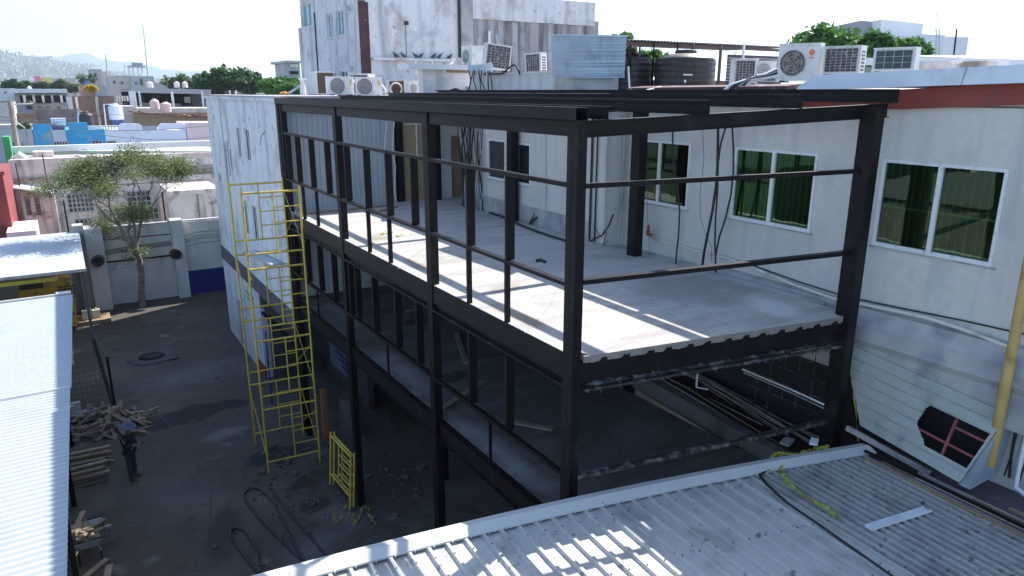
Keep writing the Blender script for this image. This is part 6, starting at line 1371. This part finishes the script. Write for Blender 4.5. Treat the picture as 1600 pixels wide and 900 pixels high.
leafy('grey green tree left of the beige block', 105, 126, 131, 143, 240, LEAFP, 1500, .8, 8)
leafy('yellow blossoming tree in front of the orange shopfront', 134, 150, 131, 143, 170, LEAFY, 1200, .5, 9, nb=5)
leafy('leafy green shrub in the yard of the grey walled house', 56, 78, 153, 162, 112, LEAFB, 900, .32, 10, nb=5)
for i, (px, py) in enumerate(((127, 119), (145, 118))):
    c = at(px, py+3, y=330); r = empty('palm_tree', (c.x, c.y, 0), ['left fan palm on the far skyline', 'right fan palm on the far skyline'][i], 'palm tree'); MB().tube([(c.x, c.y, 0), c], .35, 6).build('trunk', BARK, r); m = MB()
    for k in range(60): a = Vector((jit(1), jit(1), random.uniform(-1.1, .9))).normalized()*2.6; s_ = a.cross(Vector((jit(1), jit(1), 1))).normalized()*.35; m.add([c, c+a*.6+s_, c+a, c+a*.6-s_], [(0, 1, 2, 3)])
    m.build('crown', LEAFD, r, kind='stuff')
for i, (px, ppy) in enumerate(((14, 235),)):
    leafy('small pale shrub by the utility pole', 28, 46, 188, 204, 76, LEAFP, 500, .2, 12, nb=4)

#%% ================================================================ RIGHT DISTANCE
leafy('leafy tree behind the metal screen and black tanks', 942, 994, 34, 100, None, LEAFB, 2000, .15, 31, d=30, nb=12)
leafy('lower part of a green tree seen between the two black tanks', 986, 1046, 66, 124, None, LEAFB, 2400, .15, 32, d=28, nb=12)
leafy('tall sparse tree left of the white water tower building', 1236, 1340, 22, 112, None, LEAFB, 2600, .17, 33, d=34, nb=20)
leafy('bright tree in front of the far white building', 1332, 1398, 30, 112, None, LEAFB, 2600, .15, 34, d=30, nb=13)
leafy('rounded green tree right of the others behind the coil unit', 1385, 1457, 46, 108, None, LEAFB, 3000, .15, 35, d=32, nb=13)
def rblock(lab, px0, px1, py0, py1, d, m_, dep=6, **k):
    a, b = at(px0, py0, d=d), at(px1, py1, d=d); r = empty('white_building', (a.x, a.y, 0), lab, 'building'); dx = Vector((b.x-a.x, b.y-a.y, 0)); n_ = Vector((-dx.y, dx.x, 0)).normalized()*dep
    q = [Vector((a.x, a.y, 0)), Vector((b.x, b.y, 0)), Vector((b.x, b.y, 0))+n_, Vector((a.x, a.y, 0))+n_]
    MB().hexa(q+[Vector((v.x, v.y, a.z if i in (0, 3) else b.z)) for i, v in enumerate(q)]).build('wall', m_, r); return r
WB_ = mat('bright_white', (.74, .76, .78), .8, .04, .3)
rblock('upper white cube of the far white building', 1378, 1443, 30, 37, 70, WB_, 10); rblock('grey shaded wing of the far white building', 1345, 1379, 32, 35, 72, HAZEG, 8)
rblock('white building with a roof ladder, middle step', 1440, 1477, 53, 55, 60, WB_, 8); rblock('white building, rightmost lower step', 1476, 1514, 57, 58, 62, WB_, 8); rblock('blue grey wall below the white cube', 1384, 1442, 56, 57, 66, HAZEG, 6)
m = MB()
for s_ in (1462, 1467): m.tube([at(s_, 93, d=59), at(s_+1, 45, d=59)], .04, 4)
for k in range(12): m.tube([at(1462, 90-k*3.6, d=59), at(1467, 90-k*3.6, d=59)], .03, 4)
tag(m.build('roof_ladder', GREYR), 'thin roof ladder on the far white building', 'ladder')
tag(MB().tube([at(1489, 96, d=30), at(1495, 45, d=30)], .035, 5).build('lightning_rod', STEEL), 'dark thin rod standing on the right roof', 'rod'); tag(MB().tube([at(1462, 50, d=60), at(1463, 20, d=60)], .04, 4).build('thin_aerial', GREYR), 'faint thin aerial above the roof ladder', 'aerial')
a = at(1240, 118, d=20)
RS = empty('roof_structure', tuple(at(1450, 108, d=16)), 'low white rooftop ducts and slabs behind the condensers', 'duct')
p = [at(1345, 96, d=17), at(1560, 98, d=13.5)]; MB().beam(p[0], p[1], .5, .16).build('duct', FRAME, RS); MB().beam(at(1430, 108, d=15.2), at(1545, 107, d=13.2), .3, .26).build('kerb', CREAM, RS)
MB().beam(at(1470, 90, d=20), at(1640, 97, d=16), 2.0, .12).build('slab', GUT, RS); MB().beam(at(1493, 97, d=13), at(1494, 92, d=13), .16, .16, (1, 0, 0)).build('vent_stub', FRAME, RS)

#%% ================================================================ AIR: one even box of haze
hz = MB().box(-9900, 9900, -300, 9900, -6, 700).build('haze', mat('haze_dummy', (1, 1, 1)))
hz['kind'] = 'stuff'; hm = bpy.data.materials.new('haze_air'); hm.use_nodes = True; N = hm.node_tree.nodes; N.remove(N['Principled BSDF'])
v = N.new('ShaderNodeVolumePrincipled'); v.inputs['Color'].default_value = (.70, .86, 1, 1); v.inputs['Density'].default_value = 1.6e-4; v.inputs['Anisotropy'].default_value = .3
hm.node_tree.links.new(v.outputs[0], N['Material Output'].inputs['Volume']); hz.data.materials.clear(); hz.data.materials.append(hm)
